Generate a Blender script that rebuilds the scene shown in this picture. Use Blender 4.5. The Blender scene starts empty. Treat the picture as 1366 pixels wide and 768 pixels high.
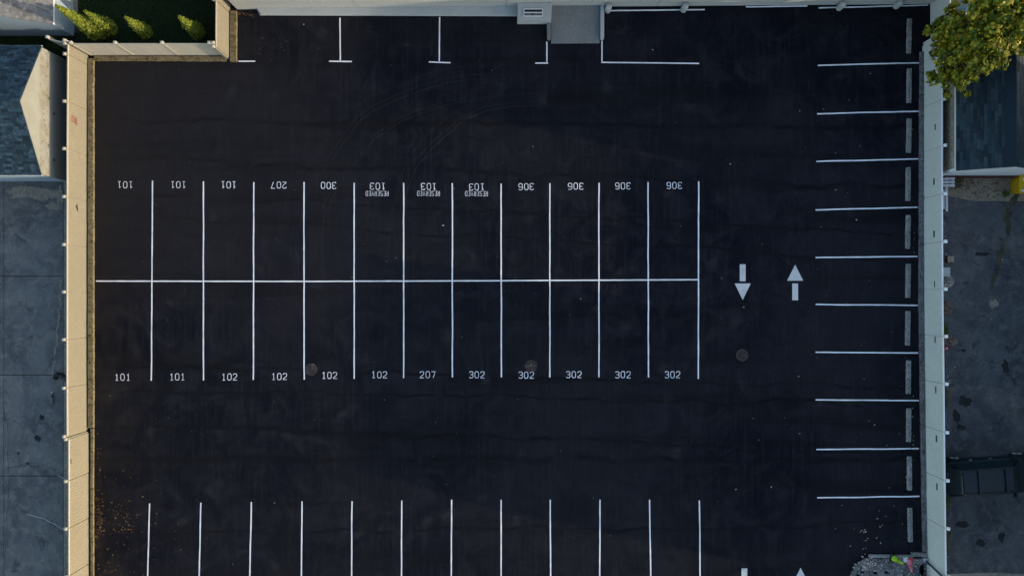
import bpy, bmesh, math, random
from mathutils import Vector, Matrix, noise
R = math.radians
rnd = random.Random(7)
scene = bpy.context.scene
COL = scene.collection

# ---------------------------------------------------------------- camera, sky, sun, exposure
# a drone hovers 40 m above the car park, looking straight down (world X = east, Y = north)
cam_d = bpy.data.cameras.new("camera")
cam = bpy.data.objects.new("camera", cam_d)
COL.objects.link(cam)
cam.location = (0, 0, 40)
cam_d.sensor_width = 36
cam_d.lens = 992 / 1366 * 36
cam_d.shift_x = -7 / 1366
cam_d.shift_y = 11 / 1366
cam_d.clip_end = 2000
scene.camera = cam

SUN_EL, SUN_AZ = R(10.5), R(102)          # azimuth clockwise from north
world = bpy.data.worlds.new("World")
scene.world = world
world.use_nodes = True
nt = world.node_tree
sky = nt.nodes.new("ShaderNodeTexSky")
sky.sky_type = 'NISHITA'
sky.sun_disc = False
sky.sun_elevation = SUN_EL
sky.sun_rotation = SUN_AZ
sky.ozone_density = 1.1
sky.dust_density = 1.3
bg = nt.nodes["Background"]
bg.inputs[1].default_value = 0.15
nt.links.new(sky.outputs[0], bg.inputs[0])

sun_d = bpy.data.lights.new("sun", 'SUN')
sun_d.energy = 1.8
sun_d.angle = R(0.5)
sun_d.color = (1.0, 0.84, 0.64)
sun = bpy.data.objects.new("sun", sun_d)
COL.objects.link(sun)
to_sun = Vector((math.sin(SUN_AZ) * math.cos(SUN_EL), math.cos(SUN_AZ) * math.cos(SUN_EL), math.sin(SUN_EL)))
sun.rotation_euler = to_sun.to_track_quat('Z', 'Y').to_euler()
sun.location = (60, -20, 30)

scene.view_settings.view_transform = 'Standard'
scene.view_settings.look = 'None'
scene.view_settings.exposure = 1.45
scene.view_settings.gamma = 1
scene.view_settings.use_curve_mapping = False

# ---------------------------------------------------------------- plan coordinates from image pixels
S = 24.8                                  # image pixels per metre on the ground; the layout is in image coordinates


def g(px, py, z=0.0):
    """an image pixel at ground level -> world metres"""
    return Vector(((px - 690) / S, (395 - py) / S, z))


# ---------------------------------------------------------------- helpers
class MB:
    def __init__(s):
        s.v, s.f, s.m = [], [], []

    def face(s, pts, m=0):
        n = len(s.v)
        s.v += [tuple(p) for p in pts]
        s.f.append(tuple(range(n, n + len(pts))))
        s.m.append(m)

    def hexa(s, b, t, m=0):
        """b, t: 4 bottom and 4 top points, same order, counter-clockwise from above"""
        n = len(s.v)
        s.v += [tuple(p) for p in b] + [tuple(p) for p in t]
        for q in ((3, 2, 1, 0), (4, 5, 6, 7), (0, 1, 5, 4), (1, 2, 6, 5), (2, 3, 7, 6), (3, 0, 4, 7)):
            s.f.append(tuple(n + i for i in q))
            s.m.append(m)

    def box(s, c, d, ax=(1, 0), m=0, taper=0.0):
        """centre, size, unit x axis in plan"""
        cx, cy, cz = c
        a = Vector((ax[0], ax[1], 0)).normalized()
        b = Vector((-a.y, a.x, 0))
        def ring(z, k):
            return [Vector((cx, cy, z)) + a * (sx * (d[0] / 2 - k)) + b * (sy * (d[1] / 2 - k)) for sx, sy in ((-1, -1), (1, -1), (1, 1), (-1, 1))]
        s.hexa(ring(cz - d[2] / 2, 0), ring(cz + d[2] / 2, taper), m)

    def cyl(s, p0, p1, r0, r1=None, n=12, m=0, caps=True):
        r1 = r0 if r1 is None else r1
        p0, p1 = Vector(p0), Vector(p1)
        w = (p1 - p0).normalized()
        u = w.orthogonal().normalized()
        v = w.cross(u)
        k = len(s.v)
        for p, r in ((p0, r0), (p1, r1)):
            for i in range(n):
                a = 2 * math.pi * i / n
                s.v.append(tuple(p + u * (r * math.cos(a)) + v * (r * math.sin(a))))
        for i in range(n):
            j = (i + 1) % n
            s.f.append((k + i, k + j, k + n + j, k + n + i))
            s.m.append(m)
        if caps:
            s.f.append(tuple(k + n - 1 - i for i in range(n)))
            s.f.append(tuple(k + n + i for i in range(n)))
            s.m += [m, m]

    def build(s, name, mats, parent=None, smooth=False, bevel=0.0):
        me = bpy.data.meshes.new(name)
        me.from_pydata(s.v, [], s.f)
        for mm in (mats if isinstance(mats, (list, tuple)) else [mats]):
            me.materials.append(mm)
        if len(me.materials) > 1:
            me.polygons.foreach_set("material_index", s.m)
        me.update()
        if smooth:
            me.polygons.foreach_set("use_smooth", [True] * len(me.polygons))
        o = bpy.data.objects.new(name, me)
        COL.objects.link(o)
        if parent:
            o.parent = parent
            o.matrix_parent_inverse = Matrix.Translation(-parent.location) if parent.rotation_euler[2] == 0 else parent.matrix_basis.inverted()
        if bevel:
            md = o.modifiers.new("edge", 'BEVEL')
            md.width = bevel
            md.segments = 2
            md.limit_method = 'ANGLE'
        return o


def tag(o, label=None, cat=None, group=None, kind=None):
    if label: o['label'] = label
    if cat: o['category'] = cat
    if group: o['group'] = group
    if kind: o['kind'] = kind
    return o


def empty(name, loc, label=None, cat=None, group=None, rz=0.0):
    o = bpy.data.objects.new(name, None)
    COL.objects.link(o)
    o.location = loc
    o.rotation_euler = (0, 0, rz)
    o.empty_display_size = 0.2
    return tag(o, label, cat, group)


def copy_tree(o, parent=None):
    c = o.copy()
    COL.objects.link(c)
    if parent:
        c.parent = parent
    for ch in list(o.children):
        copy_tree(ch, c)
    return c


# ---------------------------------------------------------------- materials
def new_mat(name):
    m = bpy.data.materials.new(name)
    m.use_nodes = True
    return m, m.node_tree, m.node_tree.nodes["Principled BSDF"]


def nd(t, kind, **kw):
    n = t.nodes.new(kind)
    for k, v in kw.items():
        if k.startswith('i_'):
            n.inputs[int(k[2:])].default_value = v
        else:
            setattr(n, k, v)
    return n


def noise_tex(t, co, scale, detail=4, rough=0.6, dist=0.0, stretch=None):
    if stretch:
        mp = nd(t, 'ShaderNodeMapping')
        mp.inputs['Scale'].default_value = stretch
        t.links.new(co, mp.inputs[0])
        co = mp.outputs[0]
    n = nd(t, 'ShaderNodeTexNoise')
    n.inputs['Scale'].default_value = scale
    n.inputs['Detail'].default_value = detail
    n.inputs['Roughness'].default_value = rough
    n.inputs['Distortion'].default_value = dist
    t.links.new(co, n.inputs['Vector'])
    return n.outputs['Fac']


def ramp(t, fac, lo, hi, a=0.0, b=1.0):
    n = nd(t, 'ShaderNodeMapRange')
    n.inputs[1].default_value = lo
    n.inputs[2].default_value = hi
    n.inputs[3].default_value = a
    n.inputs[4].default_value = b
    t.links.new(fac, n.inputs[0])
    return n.outputs[0]


def mixc(t, fac, a, b, mode='MIX'):
    n = nd(t, 'ShaderNodeMix', data_type='RGBA', blend_type=mode)
    if isinstance(fac, (int, float)):
        n.inputs[0].default_value = fac
    else:
        t.links.new(fac, n.inputs[0])
    for i, c in ((6, a), (7, b)):
        if isinstance(c, tuple):
            n.inputs[i].default_value = (*c, 1)
        else:
            t.links.new(c, n.inputs[i])
    return n.outputs[2]


def mth(t, op, a, b=None, clamp=False):
    n = nd(t, 'ShaderNodeMath', operation=op, use_clamp=clamp)
    for i, x in enumerate((a, b)):
        if x is None: continue
        if isinstance(x, (int, float)): n.inputs[i].default_value = x
        else: t.links.new(x, n.inputs[i])
    return n.outputs[0]


def bump(t, p, h, strength=0.3, dist=0.01):
    b = nd(t, 'ShaderNodeBump')
    b.inputs['Strength'].default_value = strength
    b.inputs['Distance'].default_value = dist
    t.links.new(h, b.inputs['Height'])
    t.links.new(b.outputs[0], p.inputs['Normal'])


def worn(name, c1, c2, c3=None, big=0.6, small=14, rough=0.8, spec=0.3, bmp=0.3, stretch=None, island=0.0, metal=0.0):
    """a base colour broken up by two sizes of stain and a fine grain"""
    m, t, p = new_mat(name)
    co = nd(t, 'ShaderNodeNewGeometry').outputs['Position']
    a = noise_tex(t, co, big, 5, 0.65, 0.3, stretch)
    b = noise_tex(t, co, small, 5, 0.7)
    c = mixc(t, ramp(t, a, 0.35, 0.65), c1, c2)
    if c3:
        c = mixc(t, ramp(t, b, 0.50, 0.66), c, c3)
    else:
        c = mixc(t, ramp(t, b, 0.3, 0.7, 0, 0.35), c, tuple(x * 0.6 for x in c1))
    if island:
        gi = nd(t, 'ShaderNodeNewGeometry').outputs['Random Per Island']
        c = mixc(t, ramp(t, gi, 0, 1, 0, island), c, tuple(x * 0.25 for x in c1))
    t.links.new(c, p.inputs['Base Color'])
    p.inputs['Roughness'].default_value = rough
    p.inputs['Specular IOR Level'].default_value = spec
    p.inputs['Metallic'].default_value = metal
    if bmp:
        bump(t, p, b, bmp, 0.01)
    return m


def leafy(name, cols, rough=0.6, spec=0.2, trans=0.0):
    """colour picked per leaf"""
    m, t, p = new_mat(name)
    gi = nd(t, 'ShaderNodeNewGeometry').outputs['Random Per Island']
    r = nd(t, 'ShaderNodeValToRGB')
    r.color_ramp.interpolation = 'LINEAR'
    els = r.color_ramp.elements
    while len(els) < len(cols):
        els.new(0.5)
    for i, c in enumerate(cols):
        els[i].position = i / (len(cols) - 1)
        els[i].color = (*c, 1)
    t.links.new(gi, r.inputs[0])
    t.links.new(r.outputs[0], p.inputs['Base Color'])
    p.inputs['Roughness'].default_value = rough
    p.inputs['Specular IOR Level'].default_value = spec
    if trans:
        tr = nd(t, 'ShaderNodeBsdfTranslucent')
        t.links.new(r.outputs[0], tr.inputs[0])
        mx = nd(t, 'ShaderNodeMixShader')
        mx.inputs[0].default_value = trans
        t.links.new(p.outputs[0], mx.inputs[1])
        t.links.new(tr.outputs[0], mx.inputs[2])
        t.links.new(mx.outputs[0], t.nodes['Material Output'].inputs[0])
    return m


def plain(name, c, rough=0.5, spec=0.4, metal=0.0, grain=0.25):
    m, t, p = new_mat(name)
    co = nd(t, 'ShaderNodeNewGeometry').outputs['Position']
    b = noise_tex(t, co, 5, 4, 0.7)
    t.links.new(mixc(t, ramp(t, b, 0.3, 0.75, 0, grain), c, tuple(x * 0.55 for x in c)), p.inputs['Base Color'])
    p.inputs['Roughness'].default_value = rough
    p.inputs['Specular IOR Level'].default_value = spec
    p.inputs['Metallic'].default_value = metal
    return m


def asphalt_mat():
    m, t, p = new_mat("fresh_sealed_asphalt")
    co = nd(t, 'ShaderNodeNewGeometry').outputs['Position']
    big = noise_tex(t, co, 0.085, 3, 0.5, 0.6)
    mid = noise_tex(t, co, 0.55, 6, 0.7, 1.2)
    fine = noise_tex(t, co, 26, 5, 0.75)
    grit = noise_tex(t, co, 90, 2, 0.6)
    vert = noise_tex(t, co, 1.0, 5, 0.75, 0.2, (5.5, 0.28, 1))     # brush strokes of the sealer, north-south
    horz = noise_tex(t, co, 1.0, 5, 0.6, 0.6, (0.06, 0.75, 1))       # paver seams and roller bands, east-west
    c = mixc(t, ramp(t, big, 0.38, 0.62), (0.0038, 0.0046, 0.0088), (0.0112, 0.0112, 0.0150))
    c = mixc(t, ramp(t, mid, 0.44, 0.66, 0, 0.85), c, (0.0150, 0.0150, 0.0195))
    c = mixc(t, ramp(t, vert, 0.50, 0.76, 0, 0.55), c, (0.024, 0.024, 0.028))
    c = mixc(t, ramp(t, horz, 0.52, 0.66, 0, 0.55), c, (0.0045, 0.0048, 0.006))
    c = mixc(t, ramp(t, fine, 0.60, 0.80, 0, 0.5), c, (0.032, 0.030, 0.030))
    c = mixc(t, ramp(t, grit, 0.68, 0.8, 0, 0.6), c, (0.05, 0.047, 0.045))
    # thin dark seams running across the lot
    sep = nd(t, 'ShaderNodeSeparateXYZ')
    t.links.new(co, sep.inputs[0])
    wob = noise_tex(t, co, 0.22, 3, 0.6)
    wob2 = noise_tex(t, co, 1.3, 4, 0.6)
    for py, sl, w in ((285, 0.05, 0.05), (232, 0.04, 0.07), (503, 0.03, 0.05), (318, 0.06, 0.05), (585, 0.035, 0.06), (530, 0.02, 0.05), (612, 0.0, 0.12), (705, -0.01, 0.05), (166, 0.01, 0.08)):
        y0 = (395 - py) / S
        d = mth(t, 'ADD', mth(t, 'ADD', sep.outputs[1], -y0), mth(t, 'MULTIPLY', sep.outputs[0], sl))
        d = mth(t, 'ADD', d, mth(t, 'MULTIPLY', mth(t, 'ADD', wob, -0.5), 1.4))
        d = mth(t, 'ADD', d, mth(t, 'MULTIPLY', mth(t, 'ADD', wob2, -0.5), 0.12))
        k = mth(t, 'MULTIPLY', ramp(t, mth(t, 'ABSOLUTE', d), w * 0.3, w * 2.3, 1, 0), ramp(t, mid, 0.38, 0.60, 0.0, 0.75))
        c = mixc(t, k, c, (0.003, 0.0032, 0.004))
    # curved tyre scuffs
    for cx, cy, r, w, s in ((700, 305, 6.55, 0.025, 0.55), (700, 305, 6.78, 0.02, 0.42), (698, 300, 7.05, 0.02, 0.3), (705, 330, 7.6, 0.02, 0.25),
                            (640, 350, 9.85, 0.025, 0.42), (640, 350, 10.1, 0.02, 0.34), (636, 345, 8.4, 0.022, 0.35), (636, 345, 8.62, 0.02, 0.3),
                            (645, 365, 11.2, 0.02, 0.25), (1130, 640, 7.2, 0.02, 0.16), (1130, 640, 7.5, 0.02, 0.14)):
        x0, y0 = (cx - 690) / S, (395 - cy) / S
        dx = mth(t, 'ADD', sep.outputs[0], -x0)
        dy = mth(t, 'ADD', sep.outputs[1], -y0)
        d = mth(t, 'SQRT', mth(t, 'ADD', mth(t, 'MULTIPLY', dx, dx), mth(t, 'MULTIPLY', dy, dy)))
        d = mth(t, 'ADD', d, mth(t, 'MULTIPLY', mth(t, 'ADD', wob, -0.5), 0.9))
        k = ramp(t, mth(t, 'ABSOLUTE', mth(t, 'ADD', d, -r)), w * 0.4, w * 1.6, s, 0)
        k = mth(t, 'MULTIPLY', k, ramp(t, dx, -1.0, 2.2, 1, 0))
        k = mth(t, 'MULTIPLY', k, ramp(t, dy, -3.5, 0.5, 0, 0.85))
        k = mth(t, 'MULTIPLY', k, ramp(t, vert, 0.35, 0.6, 0.25, 1))
        c = mixc(t, k, c, (0.040, 0.038, 0.036))
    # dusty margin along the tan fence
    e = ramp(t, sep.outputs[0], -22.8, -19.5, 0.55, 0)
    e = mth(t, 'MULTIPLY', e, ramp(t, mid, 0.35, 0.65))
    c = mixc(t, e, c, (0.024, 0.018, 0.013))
    e = ramp(t, sep.outputs[0], -22.8, -6.0, 0.5, 0)  # broad warm sunlit tone painted into the asphalt colour, fading eastwards
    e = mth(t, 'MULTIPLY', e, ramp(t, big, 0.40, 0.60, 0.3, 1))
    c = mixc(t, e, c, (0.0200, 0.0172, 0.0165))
    # rounded wear and drip marks in the bays, scuffed pale patches
    vo = nd(t, 'ShaderNodeTexVoronoi')
    vo.inputs['Scale'].default_value = 0.55
    t.links.new(co, vo.inputs['Vector'])
    dsp = mth(t, 'ADD', vo.outputs['Distance'], mth(t, 'MULTIPLY', mth(t, 'ADD', wob2, -0.5), 0.35))
    c = mixc(t, mth(t, 'MULTIPLY', ramp(t, dsp, 0.10, 0.24, 1, 0), ramp(t, mid, 0.46, 0.60, 0, 0.45)), c, (0.026, 0.026, 0.029))
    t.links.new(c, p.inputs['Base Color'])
    p.inputs['Roughness'].default_value = 0.85
    p.inputs['Specular IOR Level'].default_value = 0.06
    h = mth(t, 'ADD', mth(t, 'MULTIPLY', fine, 0.4), mth(t, 'MULTIPLY', mid, 1.2))
    bump(t, p, h, 0.35, 0.02)
    return m


def paint_mat(name="white_road_paint", c1=(0.82, 0.80, 0.83), c2=(0.60, 0.60, 0.64)):
    m, t, p = new_mat(name)
    co = nd(t, 'ShaderNodeNewGeometry').outputs['Position']
    a = noise_tex(t, co, 1.1, 4, 0.6)
    b = noise_tex(t, co, 38, 4, 0.8)
    c = mixc(t, ramp(t, a, 0.35, 0.7), c1, c2)
    wear = mth(t, 'MULTIPLY', ramp(t, b, 0.56, 0.68, 0, 1), ramp(t, noise_tex(t, co, 0.7, 3, 0.6), 0.46, 0.66, 0.12, 1.0))
    c = mixc(t, wear, c, (0.10, 0.10, 0.11))
    t.links.new(c, p.inputs['Base Color'])
    p.inputs['Roughness'].default_value = 0.75
    p.inputs['Specular IOR Level'].default_value = 0.2
    return m


def cream_mat():
    """smooth cream render with a band of rusty run-off stains about two metres up"""
    m, t, p = new_mat("cream_stucco")
    co = nd(t, 'ShaderNodeNewGeometry').outputs['Position']
    sep = nd(t, 'ShaderNodeSeparateXYZ')
    t.links.new(co, sep.inputs[0])
    z = sep.outputs[2]
    c = mixc(t, ramp(t, noise_tex(t, co, 0.9, 4), 0.35, 0.65), (0.235, 0.238, 0.210), (0.205, 0.205, 0.178))
    band = mth(t, 'MULTIPLY', ramp(t, z, 1.55, 1.7), ramp(t, z, 2.35, 2.5, 1, 0))
    c = mixc(t, mth(t, 'MULTIPLY', band, ramp(t, noise_tex(t, co, 1.6, 4, 0.7), 0.40, 0.60, 0, 0.55)), c, (0.155, 0.135, 0.09))
    c = mixc(t, mth(t, 'MULTIPLY', band, ramp(t, noise_tex(t, co, 4.5, 6, 0.75, 0.8), 0.56, 0.66)), c, (0.075, 0.050, 0.025))
    t.links.new(c, p.inputs['Base Color'])
    p.inputs['Roughness'].default_value = 0.9
    p.inputs['Specular IOR Level'].default_value = 0.1
    return m


def yard_mat(name="old_asphalt", k=1.0, tint=(1, 1, 1)):
    m, t, p = new_mat(name)
    def q(*c): return tuple(x * k * y for x, y in zip(c, tint))
    co = nd(t, 'ShaderNodeNewGeometry').outputs['Position']
    c = mixc(t, ramp(t, noise_tex(t, co, 0.35, 5, 0.7, 0.8), 0.38, 0.62), q(0.032, 0.036, 0.041), q(0.060, 0.063, 0.066))
    c = mixc(t, ramp(t, noise_tex(t, co, 1.7, 6, 0.75, 0.5), 0.48, 0.68, 0, 0.8), c, q(0.090, 0.091, 0.090))
    c = mixc(t, ramp(t, noise_tex(t, co, 1.1, 5, 0.75, 0.9, (1, 1, 4)), 0.56, 0.66, 0, 0.75), c, q(0.018, 0.020, 0.024))
    c = mixc(t, ramp(t, noise_tex(t, co, 24, 4, 0.8), 0.55, 0.72, 0, 0.75), c, q(0.15, 0.15, 0.145))
    t.links.new(c, p.inputs['Base Color'])
    p.inputs['Roughness'].default_value = 0.9
    p.inputs['Specular IOR Level'].default_value = 0.1
    bump(t, p, noise_tex(t, co, 30, 4, 0.8), 0.5, 0.01)
    return m


M = dict(
    asphalt=asphalt_mat(),
    paint=paint_mat(),
    arrow=paint_mat("greyed_road_paint", (0.56, 0.56, 0.56), (0.44, 0.45, 0.45)),
    tan=worn("tan_vinyl", (0.230, 0.208, 0.153), (0.210, 0.190, 0.138), None, 0.8, 6, 0.55, 0.3, 0.05),
    tan_cap=plain("pale_vinyl_cap", (0.42, 0.38, 0.30), 0.5),
    grey=worn("grey_vinyl", (0.60, 0.62, 0.58), (0.54, 0.56, 0.53), None, 0.7, 6, 0.55, 0.3, 0.05),
    grey_cap=plain("white_vinyl_cap", (0.78, 0.78, 0.76), 0.5),
    gate=worn("pale_vinyl", (0.50, 0.46, 0.38), (0.45, 0.41, 0.34), None, 0.8, 6, 0.55, 0.3, 0.05),
    kerb_warm=worn("gritty_concrete_warm", (0.21, 0.17, 0.10), (0.12, 0.095, 0.05), (0.025, 0.022, 0.012), 3.2, 8, 0.95, 0.1, 0.9),
    kerb_grey=worn("weathered_concrete", (0.19, 0.19, 0.19), (0.09, 0.092, 0.095), (0.025, 0.025, 0.027), 2.6, 7, 0.95, 0.1, 0.9),
    stop=worn("wheel_stop_concrete", (0.26, 0.26, 0.25), (0.16, 0.16, 0.16), (0.05, 0.05, 0.05), 3.0, 11, 0.95, 0.1, 0.8),
    ramp=worn("ramp_concrete", (0.205, 0.205, 0.20), (0.155, 0.165, 0.165), (0.10, 0.10, 0.10), 1.1, 18, 0.9, 0.15, 0.5, (1, 0.35, 1)),
    smooth_conc=worn("painted_concrete", (0.42, 0.44, 0.43), (0.36, 0.38, 0.375), None, 0.7, 8, 0.8, 0.2, 0.15),
    wall=worn("painted_block_wall", (0.40, 0.40, 0.38), (0.35, 0.355, 0.345), None, 0.35, 5, 0.75, 0.2, 0.1, (0.4, 1, 3)),
    vent_dark=plain("dark_louvre", (0.012, 0.013, 0.016), 0.6),
    cream=cream_mat(),
    unseen_wall=worn("unseen_house_render", (0.33, 0.31, 0.26), (0.28, 0.265, 0.22), None, 0.7, 6, 0.85, 0.15, 0.3),
    blue_siding=worn("pale_blue_siding", (0.30, 0.37, 0.42), (0.26, 0.33, 0.38), None, 0.8, 8, 0.7, 0.2, 0.1),
    tan_stucco=worn("tan_stucco", (0.30, 0.25, 0.19), (0.20, 0.17, 0.13), (0.10, 0.085, 0.06), 0.8, 6, 0.9, 0.1, 0.4),
    red_paint=worn("dull_red_foundation", (0.10, 0.035, 0.028), (0.07, 0.028, 0.025), None, 1, 9, 0.9, 0.1, 0.4),
    white=plain("white_trim", (0.62, 0.63, 0.64), 0.6),
    shingle_blue=worn("blue_slate_shingle", (0.038, 0.076, 0.108), (0.018, 0.040, 0.064), (0.08, 0.12, 0.145), 1.3, 8, 0.85, 0.15, 0.5, None, 1.0),
    shingle_grey=worn("grey_shingle", (0.20, 0.20, 0.20), (0.14, 0.15, 0.16), (0.30, 0.28, 0.26), 1.3, 14, 0.9, 0.12, 0.6, None, 0.6),
    shingle_teal=worn("teal_slate_shingle", (0.034, 0.060, 0.074), (0.020, 0.038, 0.052), (0.052, 0.046, 0.044), 1.1, 9, 0.85, 0.15, 0.5, None, 0.9),
    slab=yard_mat("old_grey_pavement", 2.0, (1.08, 1.03, 0.96)),
    yard=yard_mat("old_asphalt", 1.35),
    dirt=worn("dry_dirt", (0.30, 0.24, 0.17), (0.22, 0.18, 0.13), (0.09, 0.075, 0.055), 1.2, 7, 0.95, 0.05, 0.9),
    soil=worn("dark_soil", (0.02, 0.022, 0.014), (0.012, 0.016, 0.008), None, 1.2, 9, 0.95, 0.05, 0.9),
    ground=worn("distant_ground", (0.05, 0.06, 0.035), (0.07, 0.065, 0.05), None, 0.05, 1, 0.95, 0.05, 0.3),
    iron=worn("cast_iron", (0.075, 0.062, 0.060), (0.045, 0.036, 0.036), (0.16, 0.12, 0.10), 3, 20, 0.6, 0.35, 0.3),
    black=plain("black_void", (0.004, 0.004, 0.005), 0.9, 0.05),
    grass=leafy("dark_grass", [(0.022, 0.060, 0.012), (0.050, 0.105, 0.018), (0.028, 0.082, 0.018)]),
    shrub=leafy("shrub_sprays", [(0.045, 0.085, 0.012), (0.14, 0.17, 0.02), (0.26, 0.27, 0.035), (0.08, 0.12, 0.02)], 0.7, 0.1, 0.15),
    leaf=leafy("tree_leaves", [(0.03, 0.09, 0.012), (0.12, 0.14, 0.010), (0.33, 0.26, 0.012), (0.08, 0.17, 0.02), (0.52, 0.42, 0.03), (0.14, 0.10, 0.012)], 0.5, 0.25, 0.3),
    weed=leafy("weeds", [(0.03, 0.07, 0.012), (0.06, 0.11, 0.02), (0.11, 0.11, 0.03)], 0.7, 0.1),
    dryweed=leafy("dry_weeds", [(0.10, 0.08, 0.035), (0.16, 0.12, 0.06), (0.06, 0.07, 0.02)], 0.8, 0.1),
    litter=leafy("dry_leaf_litter", [(0.15, 0.075, 0.03), (0.06, 0.03, 0.016), (0.20, 0.13, 0.06), (0.03, 0.018, 0.012), (0.13, 0.07, 0.035), (0.045, 0.026, 0.016)], 0.8, 0.1),
    paleleaf=leafy("pale_leaves", [(0.30, 0.25, 0.15), (0.26, 0.18, 0.07), (0.38, 0.35, 0.28), (0.2, 0.15, 0.06)], 0.8, 0.1),
    rubble=leafy("rubble_chips", [(0.30, 0.27, 0.24), (0.16, 0.14, 0.12), (0.45, 0.42, 0.40), (0.10, 0.085, 0.07)], 0.9, 0.1),
    rubble_brown=leafy("brown_chips", [(0.17, 0.12, 0.09), (0.11, 0.08, 0.06), (0.25, 0.19, 0.15), (0.07, 0.05, 0.04)], 0.9, 0.1),
    bark=worn("bark", (0.06, 0.045, 0.03), (0.04, 0.03, 0.02), None, 3, 18, 0.95, 0.05, 0.9),
    car=plain("dark_teal_car_paint", (0.0030, 0.0105, 0.016), 0.4, 0.28, 0.0, 0.1),
    strip_blue=plain("dark_blue_strip", (0.010, 0.020, 0.030), 0.8, 0.2),
    trim_black=plain("black_plastic", (0.008, 0.008, 0.009), 0.6, 0.3),
    glass=plain("tinted_glass", (0.006, 0.016, 0.018), 0.15, 0.35, 0.0, 0.1),
    tyre=plain("tyre_rubber", (0.012, 0.012, 0.012), 0.9, 0.2),
    alloy=plain("alloy", (0.35, 0.36, 0.38), 0.35, 0.5, 0.8),
    lens=plain("lamp_lens", (0.5, 0.52, 0.55), 0.2, 0.6),
    redlens=plain("red_lamp_lens", (0.16, 0.012, 0.01), 0.3, 0.5),
    lime=plain("lime_cone_plastic", (0.28, 0.46, 0.02), 0.5, 0.3, 0, 0.2),
    redcone=plain("red_cone_plastic", (0.55, 0.025, 0.04), 0.5, 0.3, 0, 0.2),
    pinkcone=plain("faded_red_plastic", (0.62, 0.16, 0.20), 0.5, 0.3, 0, 0.2),
    yellow=plain("yellow_plastic", (0.55, 0.33, 0.008), 0.5, 0.3),
    bluepole=plain("dark_blue_pole", (0.012, 0.03, 0.065), 0.45, 0.4),
    bluetarp=worn("blue_tarpaulin", (0.03, 0.10, 0.20), (0.02, 0.07, 0.15), None, 2, 9, 0.6, 0.3, 0.6),
    redmark=plain("faded_red_marker", (0.24, 0.05, 0.045), 0.8, 0.1),
    darkmark=plain("dark_grime", (0.05, 0.045, 0.04), 0.9, 0.1),
    plate=plain("slate_blue_plate", (0.045, 0.075, 0.095), 0.6, 0.2),
    yellow_stain=worn("old_asphalt_with_yellow_dust", (0.085, 0.078, 0.035), (0.030, 0.032, 0.034), None, 1.6, 10, 0.9, 0.12, 0.6),
    patch=worn("pale_worn_concrete", (0.24, 0.205, 0.16), (0.14, 0.13, 0.11), (0.32, 0.28, 0.23), 1.5, 9, 0.9, 0.1, 0.6),
    stain=worn("oil_stain", (0.012, 0.013, 0.015), (0.018, 0.019, 0.021), None, 2, 12, 0.7, 0.2, 0.3),
)


# ---------------------------------------------------------------- ground surfaces
def poly(name, pts, z, mat, kind='structure', parent=None, thick=0.0):
    mb = MB()
    P = [g(x, y, z) for x, y in pts]
    a = sum(P[i].x * P[(i + 1) % len(P)].y - P[(i + 1) % len(P)].x * P[i].y for i in range(len(P)))
    if a < 0: P.reverse()
    if thick:
        B = [p - Vector((0, 0, thick)) for p in P]
        mb.face(P)
        mb.face(list(reversed(B)))
        for i in range(len(P)):
            j = (i + 1) % len(P)
            mb.face([B[i], B[j], P[j], P[i]])
    else:
        mb.face(P)
    o = mb.build(name, mat, parent)
    if kind: o['kind'] = kind
    return o


def blotch(name, cx, cy, rx, ry, z, mat, parent=None, seed=0, n=22, rough=0.35, rot=0.0, kind=None):
    r = random.Random(seed)
    off = r.uniform(0, 50)
    pts = []
    for i in range(n):
        a = 2 * math.pi * i / n
        k = 1 + rough * 2 * noise.noise(Vector((math.cos(a) * 1.7 + off, math.sin(a) * 1.7, 0)))
        x, y = math.cos(a) * rx * k, math.sin(a) * ry * k
        pts.append((cx + x * math.cos(rot) - y * math.sin(rot), cy + x * math.sin(rot) + y * math.cos(rot)))
    return poly(name, pts, z, mat, kind, parent)


mb = MB()
mb.face([(-600, -600, -0.10), (600, -600, -0.10), (600, 600, -0.10), (-600, 600, -0.10)])
tag(mb.build("ground", M['ground']), kind='structure')
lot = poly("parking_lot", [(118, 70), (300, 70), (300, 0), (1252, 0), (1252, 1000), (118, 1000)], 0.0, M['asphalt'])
yard = poly("back_yard_pavement", [(1236, 230), (1460, 230), (1460, 1000), (1236, 1000)], 0.0, M['yard'])
poly("side_yard_ground", [(1254, -260), (1460, -260), (1460, 229.9), (1236, 229.9), (1236, 60), (1254, 60)], -0.01, M['soil'])
dirt = blotch("dirt_strip", 1330, 249, 88, 19, 0.006, M['dirt'], None, 5, 40, 0.12, 0, 'structure')
poly("lawn", [(104, -260), (306, -260), (306, 74), (104, 74)], -0.01, M['soil'])
poly("alley_path", [(98.5, -260), (103.9, -260), (103.9, 30), (98.5, 30)], 0.0, M['patch'])
poly("side_path_ground", [(-200, 44), (103.9, 44), (103.9, 74), (117, 74), (117, 90), (-200, 90)], -0.02, M['soil'])

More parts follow.
